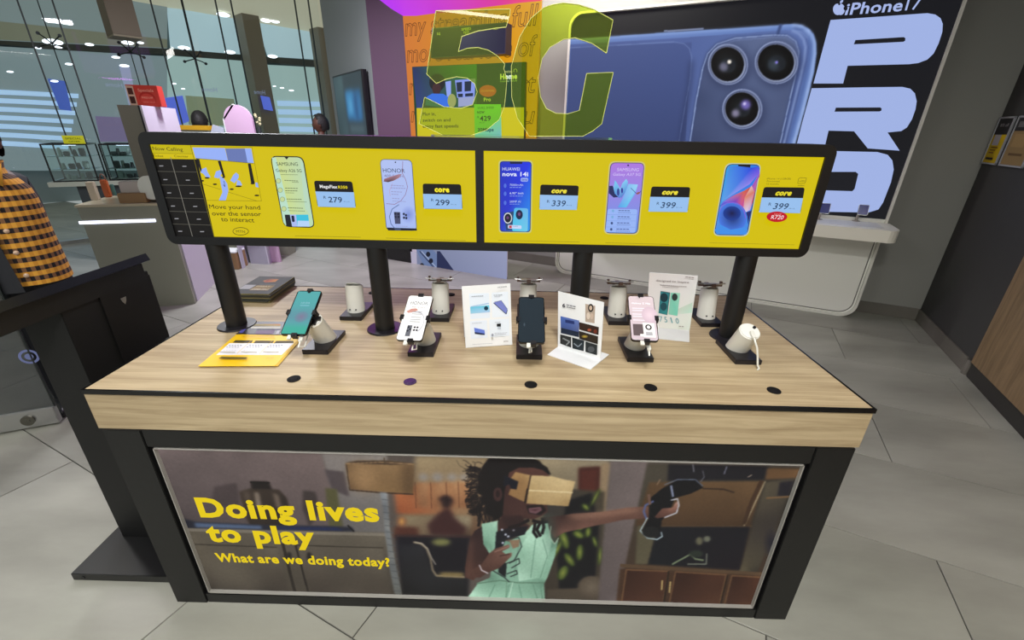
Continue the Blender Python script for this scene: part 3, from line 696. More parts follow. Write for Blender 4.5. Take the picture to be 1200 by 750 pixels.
# lit poster in the front
pz0, pz1, px = .052, .700, .971
fr = bmesh.new()
for lo, hi in (((-px, pz1-.003), (px, pz1)), ((-px, pz0), (px, pz0+.003)), ((-px, pz0), (-px+.003, pz1)), ((px-.003, pz0), (px, pz1))): box(fr, (lo[0], -.001, lo[1]), (hi[0], .03, hi[1]))
finish('poster_frame', fr, mat('thin_silver_frame', (176, 174, 168), .3, .3), t)
finish('light_box', BX((-bx+.113, .012, .047), (bx-.113, .04, .703)), M_rubber, t)
PF = frame(Vector((0, .0115, 0)), Vector((1, 0, 0)), Z, Vector((0, -1, 0)))
PX0, PX1, PY0, PY1 = -px+.003, px-.003, pz0+.003, pz1-.003
a = RArt(PF, PX0, PY0, PX1, PY1, 820, 274, (90, 78, 70), None, .9)
def R4(x0, z0, x1, z1, c): a.raw([(x0, z0), (x1, z0), (x1, z1), (x0, z1)], c)
a.K = crop(160, 500, 3.41)
# left: mauve wall, cupboard, vase, lamp
a.f = 1.8
a.grad([(60, 86), (740, 108), (840, 425), (190, 420)], [(104, 88, 86), (118, 98, 94), (94, 78, 76), (78, 66, 66)])
a.grad([(740, 108), (1000, 112), (1010, 425), (830, 425)], [(128, 118, 112), (140, 130, 120), (104, 100, 96), (98, 92, 90)])
a.poly([(750, 170), (830, 180), (850, 280), (780, 250)], (78, 66, 68)); a.poly([(755, 245), (800, 250), (825, 400), (770, 400)], (88, 84, 44))
a.poly([(310, 240), (400, 225), (420, 360), (300, 300)], (74, 60, 60))
a.poly([(410, 260), (460, 248), (570, 255), (600, 290), (612, 340), (590, 395), (470, 400), (440, 370)], (66, 50, 40)); a.poly([(460, 220), (525, 222), (540, 252), (462, 248)], (38, 28, 24)); a.poly([(450, 252), (480, 256), (488, 310), (462, 300)], (104, 88, 74)); a.poly([(540, 262), (566, 270), (578, 320), (556, 310)], (92, 76, 62))
a.poly([(418, 262), (462, 246), (568, 252), (598, 284), (610, 335), (600, 380), (580, 398), (455, 396), (436, 340)], [(70, 54, 42), (58, 44, 34), (60, 46, 36), (48, 36, 30), (44, 34, 28), (40, 30, 26), (40, 30, 26), (48, 36, 30), (60, 46, 36)])
a.poly([(458, 220), (528, 222), (538, 250), (462, 248)], (30, 22, 20)); a.line([(456, 222), (530, 224)], 7, (22, 16, 15)); a.soft([(470, 262), (488, 262), (500, 320), (478, 322)], (150, 132, 112), 2, .8); a.soft([(545, 265), (566, 272), (580, 330), (560, 322)], (128, 108, 90), 2.5, .8); a.soft([(430, 262), (450, 255), (455, 300), (440, 305)], (110, 92, 76), 3, .6)
a.poly([(665, 255), (715, 260), (735, 340), (690, 400), (664, 330)], (64, 52, 50))
a.poly([(175, 365), (240, 380), (500, 392), (860, 400), (870, 420), (200, 412)], (34, 36, 52)); a.poly([(232, 384), (500, 396), (500, 410), (235, 402)], (74, 96, 132)); a.poly([(560, 398), (800, 402), (830, 416), (560, 414)], (26, 38, 84))
a.grad([(190, 405), (1010, 425), (1075, 690), (290, 662)], [(92, 82, 66), (100, 90, 74), (62, 54, 44), (74, 66, 54)])
a.line([(196, 412), (1008, 432)], 12, (120, 110, 94)); a.poly([(235, 470), (560, 480), (610, 668), (310, 662)], [(90, 80, 64), (96, 86, 70), (66, 56, 46), (70, 60, 50)])
a.soft([(260, 520), (400, 500), (520, 640), (330, 655)], (112, 102, 82), 14, .5); a.soft([(720, 520), (900, 500), (960, 660), (760, 668)], (116, 106, 86), 14, .5)
a.poly([(645, 480), (980, 482), (1020, 688), (700, 682)], [(90, 80, 66), (100, 90, 74), (72, 62, 50), (66, 56, 46)])
a.line([(585, 470), (635, 670)], 12, (44, 36, 28)); a.line([(635, 470), (690, 675)], 8, (40, 32, 26)); a.line([(232, 470), (560, 482)], 4, (54, 46, 36)); a.line([(640, 474), (985, 484)], 4, (54, 46, 36))
a.ell((610, 518), 9, 18, (30, 26, 24)); a.ell((690, 518), 9, 18, (30, 26, 24)); a.line([(845, 395), (868, 418)], 6, (20, 18, 20))
# kitchen behind
a.f = 3.2
a.K = crop(440, 520, 3.572)
a.grad([(170, 50), (560, 55), (560, 400), (90, 400)], [(176, 150, 104), (150, 124, 84), (96, 64, 44), (110, 70, 40)])
a.grad([(560, 55), (980, 65), (960, 400), (560, 400)], [(150, 130, 92), (150, 134, 104), (70, 60, 44), (90, 76, 54)])
a.poly([(75, 180), (400, 150), (390, 300), (90, 295)], [(190, 96, 44), (190, 140, 84), (150, 110, 70), (170, 80, 36)])
for x in (170, 235, 300, 350): a.poly([(x, 165), (x+52, 162), (x+54, 265), (x+4, 268)], [(176, 112, 62), (190, 136, 84), (160, 104, 60), (150, 88, 48)]); a.line([(x-4, 160), (x, 270)], 3, (110, 60, 34))
for x, r in ((200, 16), (260, 18), (320, 16), (370, 14)): a.ell((x, 140), r*1.3, r, (150, 140, 130))
a.poly([(100, 300), (400, 300), (400, 400), (80, 400)], [(150, 132, 94), (150, 134, 100), (80, 56, 40), (96, 60, 40)])
a.poly([(80, 345), (178, 350), (180, 390), (80, 388)], (88, 40, 28)); a.ell((110, 325), 18, 22, (220, 150, 60), 16, (150, 80, 40))
a.ell((297, 245), 22, 28, (44, 22, 24)); a.poly([(265, 228), (290, 218), (322, 232), (320, 250), (300, 238), (268, 240)], (36, 18, 22)); a.poly([(290, 270), (312, 270), (330, 310), (380, 355), (370, 385), (230, 382), (218, 340), (250, 305)], (66, 30, 30))
a.poly([(84, 384), (400, 388), (385, 655), (118, 650)], [(20, 16, 30), (20, 16, 28), (22, 22, 30), (16, 14, 18)]); a.line([(84, 386), (400, 390)], 6, (60, 34, 36)); a.ell((275, 412), 40, 16, (120, 120, 60))
a.poly([(100, 420), (200, 425), (245, 545), (380, 555), (385, 655), (118, 650)], [(30, 30, 38), (40, 40, 46), (34, 34, 38), (30, 30, 34), (14, 14, 16), (16, 15, 18)]); a.line([(160, 412), (190, 418), (214, 438), (230, 480), (240, 530), (255, 552), (372, 558)], 8, (140, 122, 92), f=1.2); a.line([(165, 412), (195, 418), (218, 440), (236, 480), (252, 505)], 4, (186, 174, 150), f=1); a.poly([(275, 538), (370, 540), (372, 556), (262, 554)], (150, 124, 64))
# door, plant and column right of the girl
a.f = 2.0
a.poly([(850, 100), (945, 94), (935, 300), (848, 300)], (74, 26, 20)); a.poly([(945, 80), (988, 82), (960, 300), (935, 300)], (150, 122, 86)); a.poly([(860, 112), (930, 108), (922, 205), (860, 208)], (92, 34, 24))
a.poly([(700, 180), (960, 200), (940, 660), (705, 655)], [(54, 50, 50), (70, 60, 44), (66, 54, 38), (60, 50, 40)]); a.poly([(800, 240), (905, 205), (935, 350), (920, 560), (850, 612), (770, 610), (760, 480)], (16, 16, 22)); a.poly([(720, 610), (930, 600), (935, 660), (715, 660)], (80, 68, 52)); a.ell((905, 600), 60, 48, (104, 90, 72), 20, (84, 70, 54))
for x, y, rx, ry, ro in ((790, 400, 18, 44, -.3), (850, 380, 26, 16, .4), (812, 485, 16, 34, -.6), (855, 455, 16, 36, .1), (785, 540, 20, 34, .5), (762, 440, 12, 40, .5), (890, 370, 14, 24, .2), (920, 225, 8, 44, .5), (850, 350, 22, 14, .1), (880, 265, 20, 12, .6), (940, 470, 10, 40, .1), (918, 410, 10, 26, -.3)):
    a.ell((x, y), rx, ry, (124, 136, 44), 14, (64, 84, 26), rot=ro)
a.grad([(985, 66), (1142, 72), (1030, 690), (930, 675)], [(110, 96, 92), (118, 102, 98), (98, 84, 82), (88, 76, 74)])
# dresser on the right
a.f = 1.6
a.K = crop(680, 520, 3.333)
a.poly([(262, 78), (880, 92), (668, 650), (140, 635)], [(74, 66, 52), (50, 44, 36), (60, 40, 26), (74, 50, 34)])
a.grad([(270, 150), (720, 145), (660, 325), (215, 320)], [(96, 66, 36), (110, 78, 44), (76, 50, 28), (80, 54, 32)]); a.line([(480, 175), (560, 178), (600, 190)], 6, (58, 38, 24)); a.line([(300, 322), (668, 322)], 8, (86, 60, 36)); a.line([(722, 148), (640, 320)], 6, (150, 130, 96)); a.line([(706, 148), (668, 230), (640, 310)], 16, (70, 44, 26))
a.poly([(345, 80), (735, 90), (720, 140), (340, 145)], (26, 24, 32)); a.poly([(730, 95), (862, 98), (850, 135), (722, 140)], (110, 74, 40)); a.poly([(725, 150), (838, 135), (760, 330), (690, 505), (620, 500)], [(84, 74, 54), (72, 62, 50), (58, 50, 44), (56, 50, 40), (96, 84, 58)]); a.poly([(780, 150), (835, 145), (815, 205), (770, 205)], (30, 26, 36)); a.line([(728, 212), (828, 206)], 7, (120, 86, 50)); a.ell((745, 385), 30, 60, (30, 28, 40), 16, (58, 50, 44))
a.poly([(300, 325), (662, 325), (622, 492), (262, 470)], [(20, 22, 30), (22, 20, 30), (24, 18, 28), (18, 22, 30)]); a.poly([(225, 320), (300, 325), (262, 470), (215, 470)], (92, 84, 58))
a.line([(360, 470), (430, 432), (450, 450), (480, 455)], 7, (110, 124, 90)); a.ell((465, 380), 14, 16, (100, 96, 70)); a.ell((495, 372), 14, 12, (110, 112, 90)); a.line([(420, 470), (492, 470), (494, 430)], 6, (100, 104, 90)); a.ell((452, 430), 28, 14, (40, 50, 40))
a.line([(160, 476), (715, 510)], 14, (92, 66, 42)); a.poly([(155, 486), (718, 516), (668, 650), (140, 632)], (74, 46, 28))
for q in (((180, 492), (345, 498), (320, 634), (160, 628)), ((372, 500), (570, 512), (540, 642), (345, 636)), ((592, 515), (712, 522), (668, 648), (560, 642))):
    a.poly(list(q), [(58, 28, 18), (78, 42, 26), (88, 50, 30), (66, 34, 22)]); a.line(list(q)+[q[0]], 6, (110, 72, 42))
a.line([(345, 500), (325, 634)], 8, (44, 28, 18)); a.line([(320, 535), (318, 570)], 6, (190, 160, 90)); a.line([(352, 540), (348, 580)], 6, (190, 160, 90)); a.line([(575, 515), (545, 640)], 6, (44, 28, 18))
# girl: hair, face, viewer box, dress, arms
a.f = .8
a.K = crop(440, 520, 3.572)
H = (22, 16, 18)
a.poly([(500, 60), (660, 60), (720, 100), (735, 130), (580, 120), (565, 200), (540, 300), (500, 320), (470, 290), (455, 230), (430, 180), (435, 120), (460, 80)], H)
for cx, cy, r in ((480, 110, 34), (455, 145, 30), (448, 190, 26), (462, 235, 24), (478, 280, 20), (500, 90, 40), (560, 80, 36), (620, 82, 34), (670, 92, 26)): a.ell((cx, cy), r, r, H, 14, f=1.2)
random.seed(3)
for i in range(90):
    ang = random.uniform(2.0, 4.6); x, y = 455+30*cos(ang), 185+90*sin(ang)*-1; p = [(x, y)]
    for k in range(5): p.append((p[-1][0]-9+8*sin(k*2.1+i), p[-1][1]+6*cos(k*1.7+i)+(4 if y > 150 else -2)))
    a.line(p, 3.2, (26, 18, 20), op=.9)
for i in range(70):
    x, y = 400+random.random()*70, 80+random.random()*230; p = [(x, y)]; dr = random.uniform(2.4, 4.0)
    for k in range(6): dr += random.uniform(-.9, .9); p.append((p[-1][0]+8*cos(dr), p[-1][1]+7*sin(dr)))
    a.line(p, 2.6, (30, 20, 22), op=.85)
for i in range(14):
    x = 440+i*7; a.line([(x, 230), (x-6-random.random()*20, 280), (x-14+random.random()*10, 320), (x-20+random.random()*20, 345)], 5, (24, 17, 20))
a.line([(340, 70), (350, 90), (375, 105), (385, 120)], 1.6, (60, 50, 40))
SK = (92, 52, 42); SD = (62, 34, 32)
a.poly([(560, 120), (600, 100), (660, 100), (700, 110), (728, 132), (735, 160), (720, 250), (720, 285), (700, 300), (660, 318), (625, 312), (590, 330), (560, 350), (530, 330), (540, 200)], [SK]*5+[SD]*2+[(80, 46, 40)]*5+[SD]*3)
a.ell((512, 212), 20, 30, (86, 50, 44), 16, (60, 34, 34)); a.ell((512, 210), 9, 16, (40, 22, 24))
a.poly([(630, 258), (700, 255), (716, 280), (690, 300), (640, 290)], (34, 20, 22)); a.poly([(640, 270), (690, 264), (698, 278), (672, 294), (644, 288)], (112, 70, 76)); a.poly([(645, 276), (690, 272), (668, 282)], (84, 40, 48))
# neck, left arm (held in) and right arm (stretched)
a.poly([(530, 300), (610, 300), (625, 330), (650, 345), (560, 400), (505, 420), (500, 360)], [(64, 36, 34), (58, 32, 32), (70, 40, 36), (84, 50, 44), (80, 46, 40), (70, 40, 36), (70, 40, 36)])
a.poly([(446, 345), (470, 340), (480, 480), (440, 540), (410, 572), (375, 560), (374, 520), (395, 400), (415, 365)], [(50, 30, 32), (44, 26, 30), (54, 32, 30), (80, 46, 38), (86, 50, 40), (80, 46, 38), (80, 44, 36), (62, 36, 34), (50, 30, 32)])
a.poly([(690, 310), (780, 300), (820, 293), (950, 285), (1050, 268), (1142, 262), (1150, 312), (1040, 318), (960, 335), (880, 352), (790, 372), (750, 395), (720, 350)], [(40, 26, 28), (60, 36, 34), (104, 66, 50), (126, 82, 62), (130, 86, 66), (120, 78, 62), (88, 54, 44), (100, 62, 50), (110, 70, 56), (120, 76, 62), (116, 74, 60), (90, 56, 46), (50, 30, 30)])
G1, G2, G3 = (136, 190, 156), (168, 216, 184), (96, 146, 118)
a.poly([(444, 335), (512, 322), (510, 400), (560, 410), (640, 360), (655, 340), (720, 325), (735, 395), (750, 420), (764, 400), (752, 470), (720, 560), (706, 585), (710, 665), (375, 655), (400, 625), (430, 582), (480, 560), (490, 480), (452, 420)],
       [G1, G2, G1, G3, G2, G2, G1, G2, G3, G2, G1, G1, G3, G1, G1, G2, G1, G3, G1, G3])
a.poly([(640, 380), (720, 350), (735, 420), (700, 560), (600, 575), (590, 460)], [G2, G1, G2, G1, G2, G1])
for x0_, x1_ in ((500, 470), (560, 545), (600, 615), (660, 680), (690, 700)): a.line([(x0_, 590), (x1_, 655)], 4, G3)
for p in ([(600, 420), (580, 560)], [(670, 400), (650, 560)], [(700, 400), (720, 470), (690, 560)], [(480, 420), (500, 520)]): a.line(p, 3, G3)
a.line([(425, 585), (520, 572), (600, 582), (706, 582)], 5, (90, 132, 104)); a.line([(575, 580), (556, 655)], 3, (180, 220, 190)); a.line([(550, 580), (545, 655)], 3, (96, 140, 110))
a.line([(735, 345), (728, 390), (750, 420), (766, 395)], 3, (190, 215, 180))
a.poly([(505, 370), (560, 350), (640, 345), (625, 380), (545, 400), (520, 470), (500, 450)], (24, 24, 34))
for p in ([(505, 415), (545, 400), (600, 392), (612, 430), (580, 490), (550, 500)], [(490, 530), (540, 560), (560, 578)], [(560, 500), (600, 480), (604, 500), (570, 520)], [(550, 545), (590, 530), (594, 545), (565, 556)]): a.line(p, 4, (34, 40, 42))
a.poly([(560, 405), (605, 400), (600, 430), (575, 440)], (140, 110, 80)); a.poly([(512, 490), (550, 500), (545, 560), (515, 540)], (24, 28, 32))
for p in ([(690, 330), (675, 360), (690, 385)], [(668, 335), (662, 370), (676, 390)], [(700, 320), (705, 350), (698, 375)], [(660, 322), (690, 330), (720, 326)], [(640, 320), (600, 340), (560, 350)]): a.line(p, 13, (22, 16, 20))
a.poly([(410, 560), (400, 530), (440, 510), (475, 460), (500, 440), (560, 420), (560, 436), (530, 450), (545, 462), (570, 455), (570, 470), (548, 492), (520, 520), (470, 540), (440, 560)], [(96, 58, 46), (84, 50, 40), (92, 56, 44), (96, 58, 46), (104, 64, 52), (140, 96, 80), (130, 88, 72), (112, 70, 56), (120, 78, 62), (140, 96, 80), (130, 88, 72), (104, 64, 50), (84, 50, 40), (80, 46, 38), (80, 46, 38)])
a.line([(500, 452), (545, 435), (562, 428)], 5, (150, 104, 86)); a.line([(520, 470), (560, 462)], 4, (70, 40, 34)); a.line([(435, 508), (445, 530), (470, 542)], 5, (190, 176, 180))
for x, y in ((530, 360), (556, 388), (578, 362), (533, 415), (545, 380)): a.ell((x, y), 5, 5, (190, 196, 210), 8)
a.soft([(700, 300), (740, 300), (760, 420), (720, 470)], (70, 110, 90), 5, .4); a.soft([(530, 310), (640, 305), (620, 345), (560, 380)], (40, 24, 26), 4, .6); a.soft([(820, 296), (1100, 272), (1100, 285), (830, 316)], (168, 118, 92), 4, .6); a.soft([(380, 560), (392, 420), (410, 400), (402, 560)], (112, 72, 56), 3, .5)
# cardboard viewer
a.poly([(586, 118), (650, 132), (628, 246), (556, 212), (566, 188), (582, 190), (594, 165), (562, 150)], [(176, 130, 70), (190, 146, 84), (150, 108, 58), (150, 104, 54), (160, 114, 60), (150, 106, 56), (150, 106, 56), (164, 120, 64)])
a.poly([(650, 132), (740, 136), (790, 150), (836, 158), (808, 262), (632, 250), (640, 190)], [(206, 172, 110), (210, 178, 116), (216, 184, 122), (206, 172, 110), (170, 134, 76), (176, 138, 78), (190, 154, 92)])
a.line([(642, 195), (740, 200), (824, 204)], 5, (226, 200, 140)); a.line([(650, 132), (626, 248)], 5, (60, 40, 26)); a.line([(636, 190), (626, 246)], 7, (40, 26, 20)); a.poly([(538, 132), (598, 158), (590, 192), (566, 186), (560, 170), (536, 180)], (18, 20, 34))
# cup and hand at right
a.K = crop(680, 520, 3.333)
a.poly([(270, 215), (320, 175), (380, 140), (455, 136), (480, 172), (430, 195), (370, 212), (350, 260), (318, 300), (310, 350), (240, 340), (268, 290)], (14, 14, 20)); a.line([(330, 160), (380, 140), (450, 140), (478, 165)], 4, (90, 100, 120)); a.poly([(290, 285), (320, 252), (360, 250), (372, 230), (384, 225), (380, 262), (340, 285), (300, 292)], [(96, 56, 44), (110, 66, 52), (150, 96, 76), (180, 130, 110), (150, 100, 82), (110, 66, 52), (90, 52, 42), (80, 46, 40)]); a.line([(355, 220), (380, 215), (385, 240), (376, 270), (330, 288)], 5, (176, 176, 184))
a.line([(258, 292), (248, 265), (255, 240), (285, 225)], 8, (80, 90, 140)); a.line([(262, 290), (234, 340), (262, 368), (300, 374), (320, 362), (316, 346)], 5, (150, 170, 176)); a.ell((276, 345), 34, 22, (26, 28, 30)); a.line([(268, 200), (272, 235)], 10, (120, 84, 66)); a.line([(355, 165), (362, 205)], 8, (130, 140, 170)); a.line([(300, 160), (312, 140)], 5, (130, 100, 70)); a.line([(440, 82), (444, 110)], 3, (150, 150, 160)); a.line([(478, 105), (484, 130), (470, 148)], 3, (110, 110, 120)); a.line([(572, 90), (562, 118)], 4, (120, 120, 140)); a.line([(655, 130), (670, 122)], 4, (150, 130, 110))
# lamp and writing over everything
a.f = 1.2
a.K = crop(160, 500, 3.41)
a.poly([(835, 145), (880, 137), (1000, 136), (1110, 148), (1105, 270), (980, 262), (852, 252)], [(122, 88, 50), (146, 108, 64), (150, 112, 66), (140, 104, 60), (128, 92, 50), (134, 98, 54), (104, 72, 40)])
a.ell((905, 200), 46, 58, (176, 132, 80), 20, f=9, op=.7); a.soft([(1060, 150), (1112, 148), (1106, 270), (1070, 268)], (84, 58, 34), 6, .7); a.poly([(835, 145), (880, 137), (1000, 136), (1110, 148), (1020, 152)], (60, 42, 30)); a.line([(838, 150), (852, 252)], 4, (70, 48, 30)); a.line([(852, 253), (980, 264), (1105, 270)], 5, (64, 42, 28)); a.line([(838, 148), (975, 142), (1110, 150)], 3, (176, 134, 84)); a.line([(990, 125), (992, 150)], 5, (80, 60, 40))
a.poly([(972, 262), (1000, 264), (1012, 400), (1030, 520), (1065, 688), (1035, 686), (1010, 560), (992, 420), (985, 330)], [(120, 124, 128), (140, 144, 146), (130, 132, 128), (120, 122, 118), (110, 112, 104), (90, 92, 86), (100, 104, 104), (104, 108, 110), (100, 104, 108)])
for y in range(290, 680, 26): a.line([(980+(y-290)*.13, y), (1008+(y-290)*.14, y+4)], 2.5, (80, 82, 84))
a.sat = .74; a.gam = 1.06; a.grain(.012, 1.0); a.grain(.025, 14); a.done('lit_poster', M_lightbox, t)
YL = (228, 200, 6)
a = Art(frame(Vector((0, .0111, 0)), Vector((1, 0, 0)), Z, Vector((0, -1, 0))), .0001, crop(160, 500, 3.41))
a.text('Doing lives', (255, 358), (972, 377), 72, YL, 0, .043); a.text('to play', (290, 456), (718, 470), 66, YL, 0, .043); a.text('What are we doing today?', (322, 538), (1014, 558), 33, YL, 0, .036)
a.done('poster_lettering', M_lightbox, t)
# grommets
for i, (x, y) in enumerate([(-.549, .085), (-.202, .085), (.157, .085), (.511, .085), (.874, .085), (-.546, .835), (-.191, .835), (.157, .835), (.506, .835), (.86, .835)]):
    bm = CY((x, y, T), (x, y, T+.0025), .019, seg=24); cyl(bm, (x, y, T+.0025), (x, y, T+.004), .013, .011, seg=20)
    o = finish('cable_grommet', bm, mat('purple_sheen_black', (46, 30, 66), .3) if i == 1 else mat('grommet_black', (16, 15, 17), .75, spec=.2), t)  # one grommet has its purple sheen put into the colour
    if i == 1: o['label'] = 'cable grommet with painted purple sheen'

# ================================================================== HEADER WITH TWO SCREENS
HY = .42; t = thing('screen_header', 'wide black header with two yellow price screens on four posts', 'sign', (0, .4547, T+.001))
HF = frame(Vector((0, HY, 0)), Vector((1, 0, 0)), Z, Vector((0, -1, 0)))
hp = rr(-1.079, 1.2155, 1.079, 1.568, .03, 6)
bmf = prism(hp, HF, -.095, -.014)
finish('housing', bmf, M_bezel, t)
# bezel ring as frame around the two screen openings
def hl(p): q = HF.inverted() @ onY(p[0], p[1], HY); return (q.x, q.y)
sx = [(-1.055, 1.243, -.030, 1.530), (-.004, 1.243, 1.045, 1.533)]
bz = bmesh.new()
for lo, hi in (((-1.079, 1.2455-.001), (1.079, 1.2155)),): pass
def bzb(x0, z0, x1, z1): box(bz, (x0, z0, -.0135), (x1, z1, 0), HF)
bzb(-1.049, 1.2155, 1.049, 1.243); bzb(-1.049, 1.5315, 1.049, 1.568); bzb(-.030, 1.243, -.004, 1.5315)
for s in (-1, 1):
    pts = [p for p in rr(-1.079, 1.2155, 1.079, 1.568, .03, 6) if p[0]*s > 1.0]
    pts = sorted(pts, key=lambda p: math.atan2(p[1]-1.39, (p[0]*s-1.04)))
    prism([(s*1.0492, 1.2155)]+[(s*abs(p[0]), p[1]) for p in sorted(pts, key=lambda p: p[1])]+[(s*1.0492, 1.568)], HF, -.0135, 0, bz)
finish('bezel', bz, M_bezel, t)
s1 = finish('screen', BX((-1.0488, 1.2432, -.0135), (-.0302, 1.5313, -.007), HF), M_blackg, t)
s2 = finish('screen', BX((-.0038, 1.2432, -.0135), (1.0488, 1.5313, -.007), HF), M_blackg, t)
SF = frame(Vector((0, HY+.0066, 0)), Vector((1, 0, 0)), Z, Vector((0, -1, 0)))
YC = (210, 190, 0)
def artlocal(a, x0, z0, x1, z1, c): a.raw([(x0, z0), (x1, z0), (x1, z1), (x0, z1)], c)
a = Art(SF, .00012); artlocal(a, -1.0485, 1.2433, -.0303, 1.5312, YC)
a.K = crop(150, 150, 4.686)
BK = (24, 20, 8); BL = (150, 176, 246)
a.poly([(115, 168), (380, 172), (477, 606), (222, 603)], (14, 12, 12))
a.poly([(90, 93), (345, 97), (355, 140), (102, 137)], (196, 182, 8)); a.line([(104, 138), (355, 142)], 2, (120, 110, 10))
a.text('Now Calling', (138, 121), (303, 127), 18, BK, 0, .005); a.text('Ticket', (138, 158), (196, 160), 12, (110, 100, 6), 0, .01); a.text('Counter', (256, 160), (334, 162), 12, (110, 100, 6), 0, .01)
for x0, y0, x1, y1 in ((135, 237, 380, 242), (162, 312, 398, 316), (180, 382, 418, 388), (203, 456, 437, 462), (222, 525, 455, 533)): a.line([(x0-12, y0), (x1, y1)], 3, (84, 82, 74))
a.line([(235, 160), (357, 600)], 3.5, (120, 118, 110)); a.line([(345, 95), (477, 605)], 3, (120, 110, 20))
for x, y in ((185, 208), (312, 210), (208, 283), (331, 286), (229, 356), (353, 358), (250, 428), (372, 430), (270, 497), (392, 500), (290, 566), (410, 568)): a.line([(x-11, y), (x+11, y)], 5, (150, 150, 155))
a.poly([(358, 107), (535, 110), (552, 180), (375, 165)], BL); a.poly([(538, 112), (645, 112), (660, 190), (553, 180)], (104, 120, 178)); a.poly([(645, 112), (680, 112), (694, 192), (660, 190)], BL)
a.line([(350, 100), (684, 106), (736, 400), (425, 396)], 1.6, (90, 80, 10)); a.line([(375, 166), (694, 194)], 2, (20, 20, 30))
for q in (((380, 168), (396, 170), (412, 240), (402, 240)), ((497, 180), (513, 180), (538, 270), (524, 264)), ((662, 195), (678, 195), (700, 303), (680, 303))): a.poly(list(q), (24, 20, 24))
for q in (((410, 225), (434, 216), (440, 238), (458, 270), (436, 272), (418, 250), (404, 244)), ((488, 238), (512, 230), (520, 248), (502, 276), (478, 270)), ((584, 256), (598, 244), (612, 256), (612, 272), (590, 302), (566, 288)), ((604, 284), (620, 290), (632, 314), (600, 314)), ((704, 298), (716, 300), (722, 326), (706, 322))): a.poly(list(q), BL)
a.poly([(505, 256), (530, 275), (550, 306), (556, 345), (542, 396), (504, 396), (524, 352), (516, 310)], BL); a.line([(532, 290), (538, 322), (528, 310)], 3, (60, 70, 110))
for x, y, r in ((440, 273, 14), (415, 289, 9), (483, 308, 12), (575, 335, 12), (530, 270, 8), (612, 319, 18), (713, 369, 14), (690, 304, 12)): a.ell((x, y), r, 4.5, (34, 26, 8), 12)
a.line([(408, 304), (515, 336)], 1.6, (90, 80, 10)); a.line([(556, 350), (716, 400)], 1.6, (90, 80, 10))
a.text('Move your hand', (455, 441), (733, 446), 22, BK, 0, .005); a.text('over the sensor', (470, 478), (738, 482), 22, BK, 0, .005); a.text('to interact', (520, 510), (700, 516), 22, BK, 0, .005)
def ring(a, c, rx, ry, wd, col, inner_col):
    a.ell(c, rx, ry, col, 28); a.ell(c, rx-wd, ry-wd, inner_col, 28)
ring(a, (625, 565), 44, 22, 3, BK, YC); a.text('MTN', (602, 572), (650, 574), 13, BK)
# phone 1
def phone(a, q, rad=.16, edge=(20, 24, 30), col=(200, 220, 190), ins=6, halo=None):
    def inset(q, d):
        (x0, y0), (x1, y1), (x2, y2), (x3, y3) = q; return [(x0+d, y0+d), (x1-d, y1+d), (x2-d, y2-d), (x3+d, y3-d)]
    if halo: a.rrect(inset(q, -halo[1]), rad, halo[0])
    a.rrect(q, rad, edge); a.rrect(inset(q, ins), rad*.9, col)
def smalltext(a, rows, col):
    for (x0, y0, x1, y1, h) in rows:
        wds = max(2, int((x1-x0)/(h*3.2)))
        for k in range(wds):
            u0, u1 = k/wds, (k+.82)/wds; a.line([(x0+(x1-x0)*u0, y0+(y1-y0)*u0), (x0+(x1-x0)*u1, y0+(y1-y0)*u1)], h, col)
a.K = crop(300, 180, 7.5)
phone(a, [(133, 18), (425, 24), (527, 650), (252, 640)], .2, (24, 28, 34), lambda u, v: (206-20*u, 216-4*u+6*v, 130+50*u), 9)
a.poly([(150, 34), (185, 34), (335, 628), (270, 628), (250, 600)], (186, 222, 200)); a.poly([(400, 60), (425, 80), (505, 560), (440, 480), (420, 300)], (184, 216, 190)); a.poly([(255, 24), (300, 25), (280, 52)], (20, 24, 30))
a.text('SAMSUNG', (192, 104), (380, 106), 30, (50, 60, 50), 0, .01); a.text('Galaxy A26 5G', (188, 158), (412, 162), 26, (50, 60, 50), 0, 0)
smalltext(a, [(228, 182, 380, 184, 4), (262, 232, 385, 238, 6), (330, 248, 390, 250, 4), (270, 300, 385, 303, 6), (272, 322, 382, 324, 6), (275, 340, 352, 342, 4), (285, 394, 420, 398, 6), (290, 414, 465, 420, 4), (300, 470, 435, 474, 6), (304, 494, 452, 498, 4)], (90, 104, 70))
for x, y in ((220, 235), (236, 315), (255, 395), (268, 478)): ring(a, (x, y), 22, 22, 3, (110, 124, 80), (196, 214, 150))
a.poly([(275, 528), (320, 528), (340, 632), (290, 632)], (26, 30, 40)); a.poly([(322, 528), (375, 528), (385, 632), (342, 632)], (170, 186, 240)); a.rrect([(332, 536), (358, 536), (364, 592), (340, 592)], .4, (24, 30, 60)); a.poly([(375, 528), (480, 528), (492, 632), (385, 632)], (60, 190, 220)); a.poly([(388, 580), (488, 582), (492, 632), (386, 632)], (180, 210, 246))
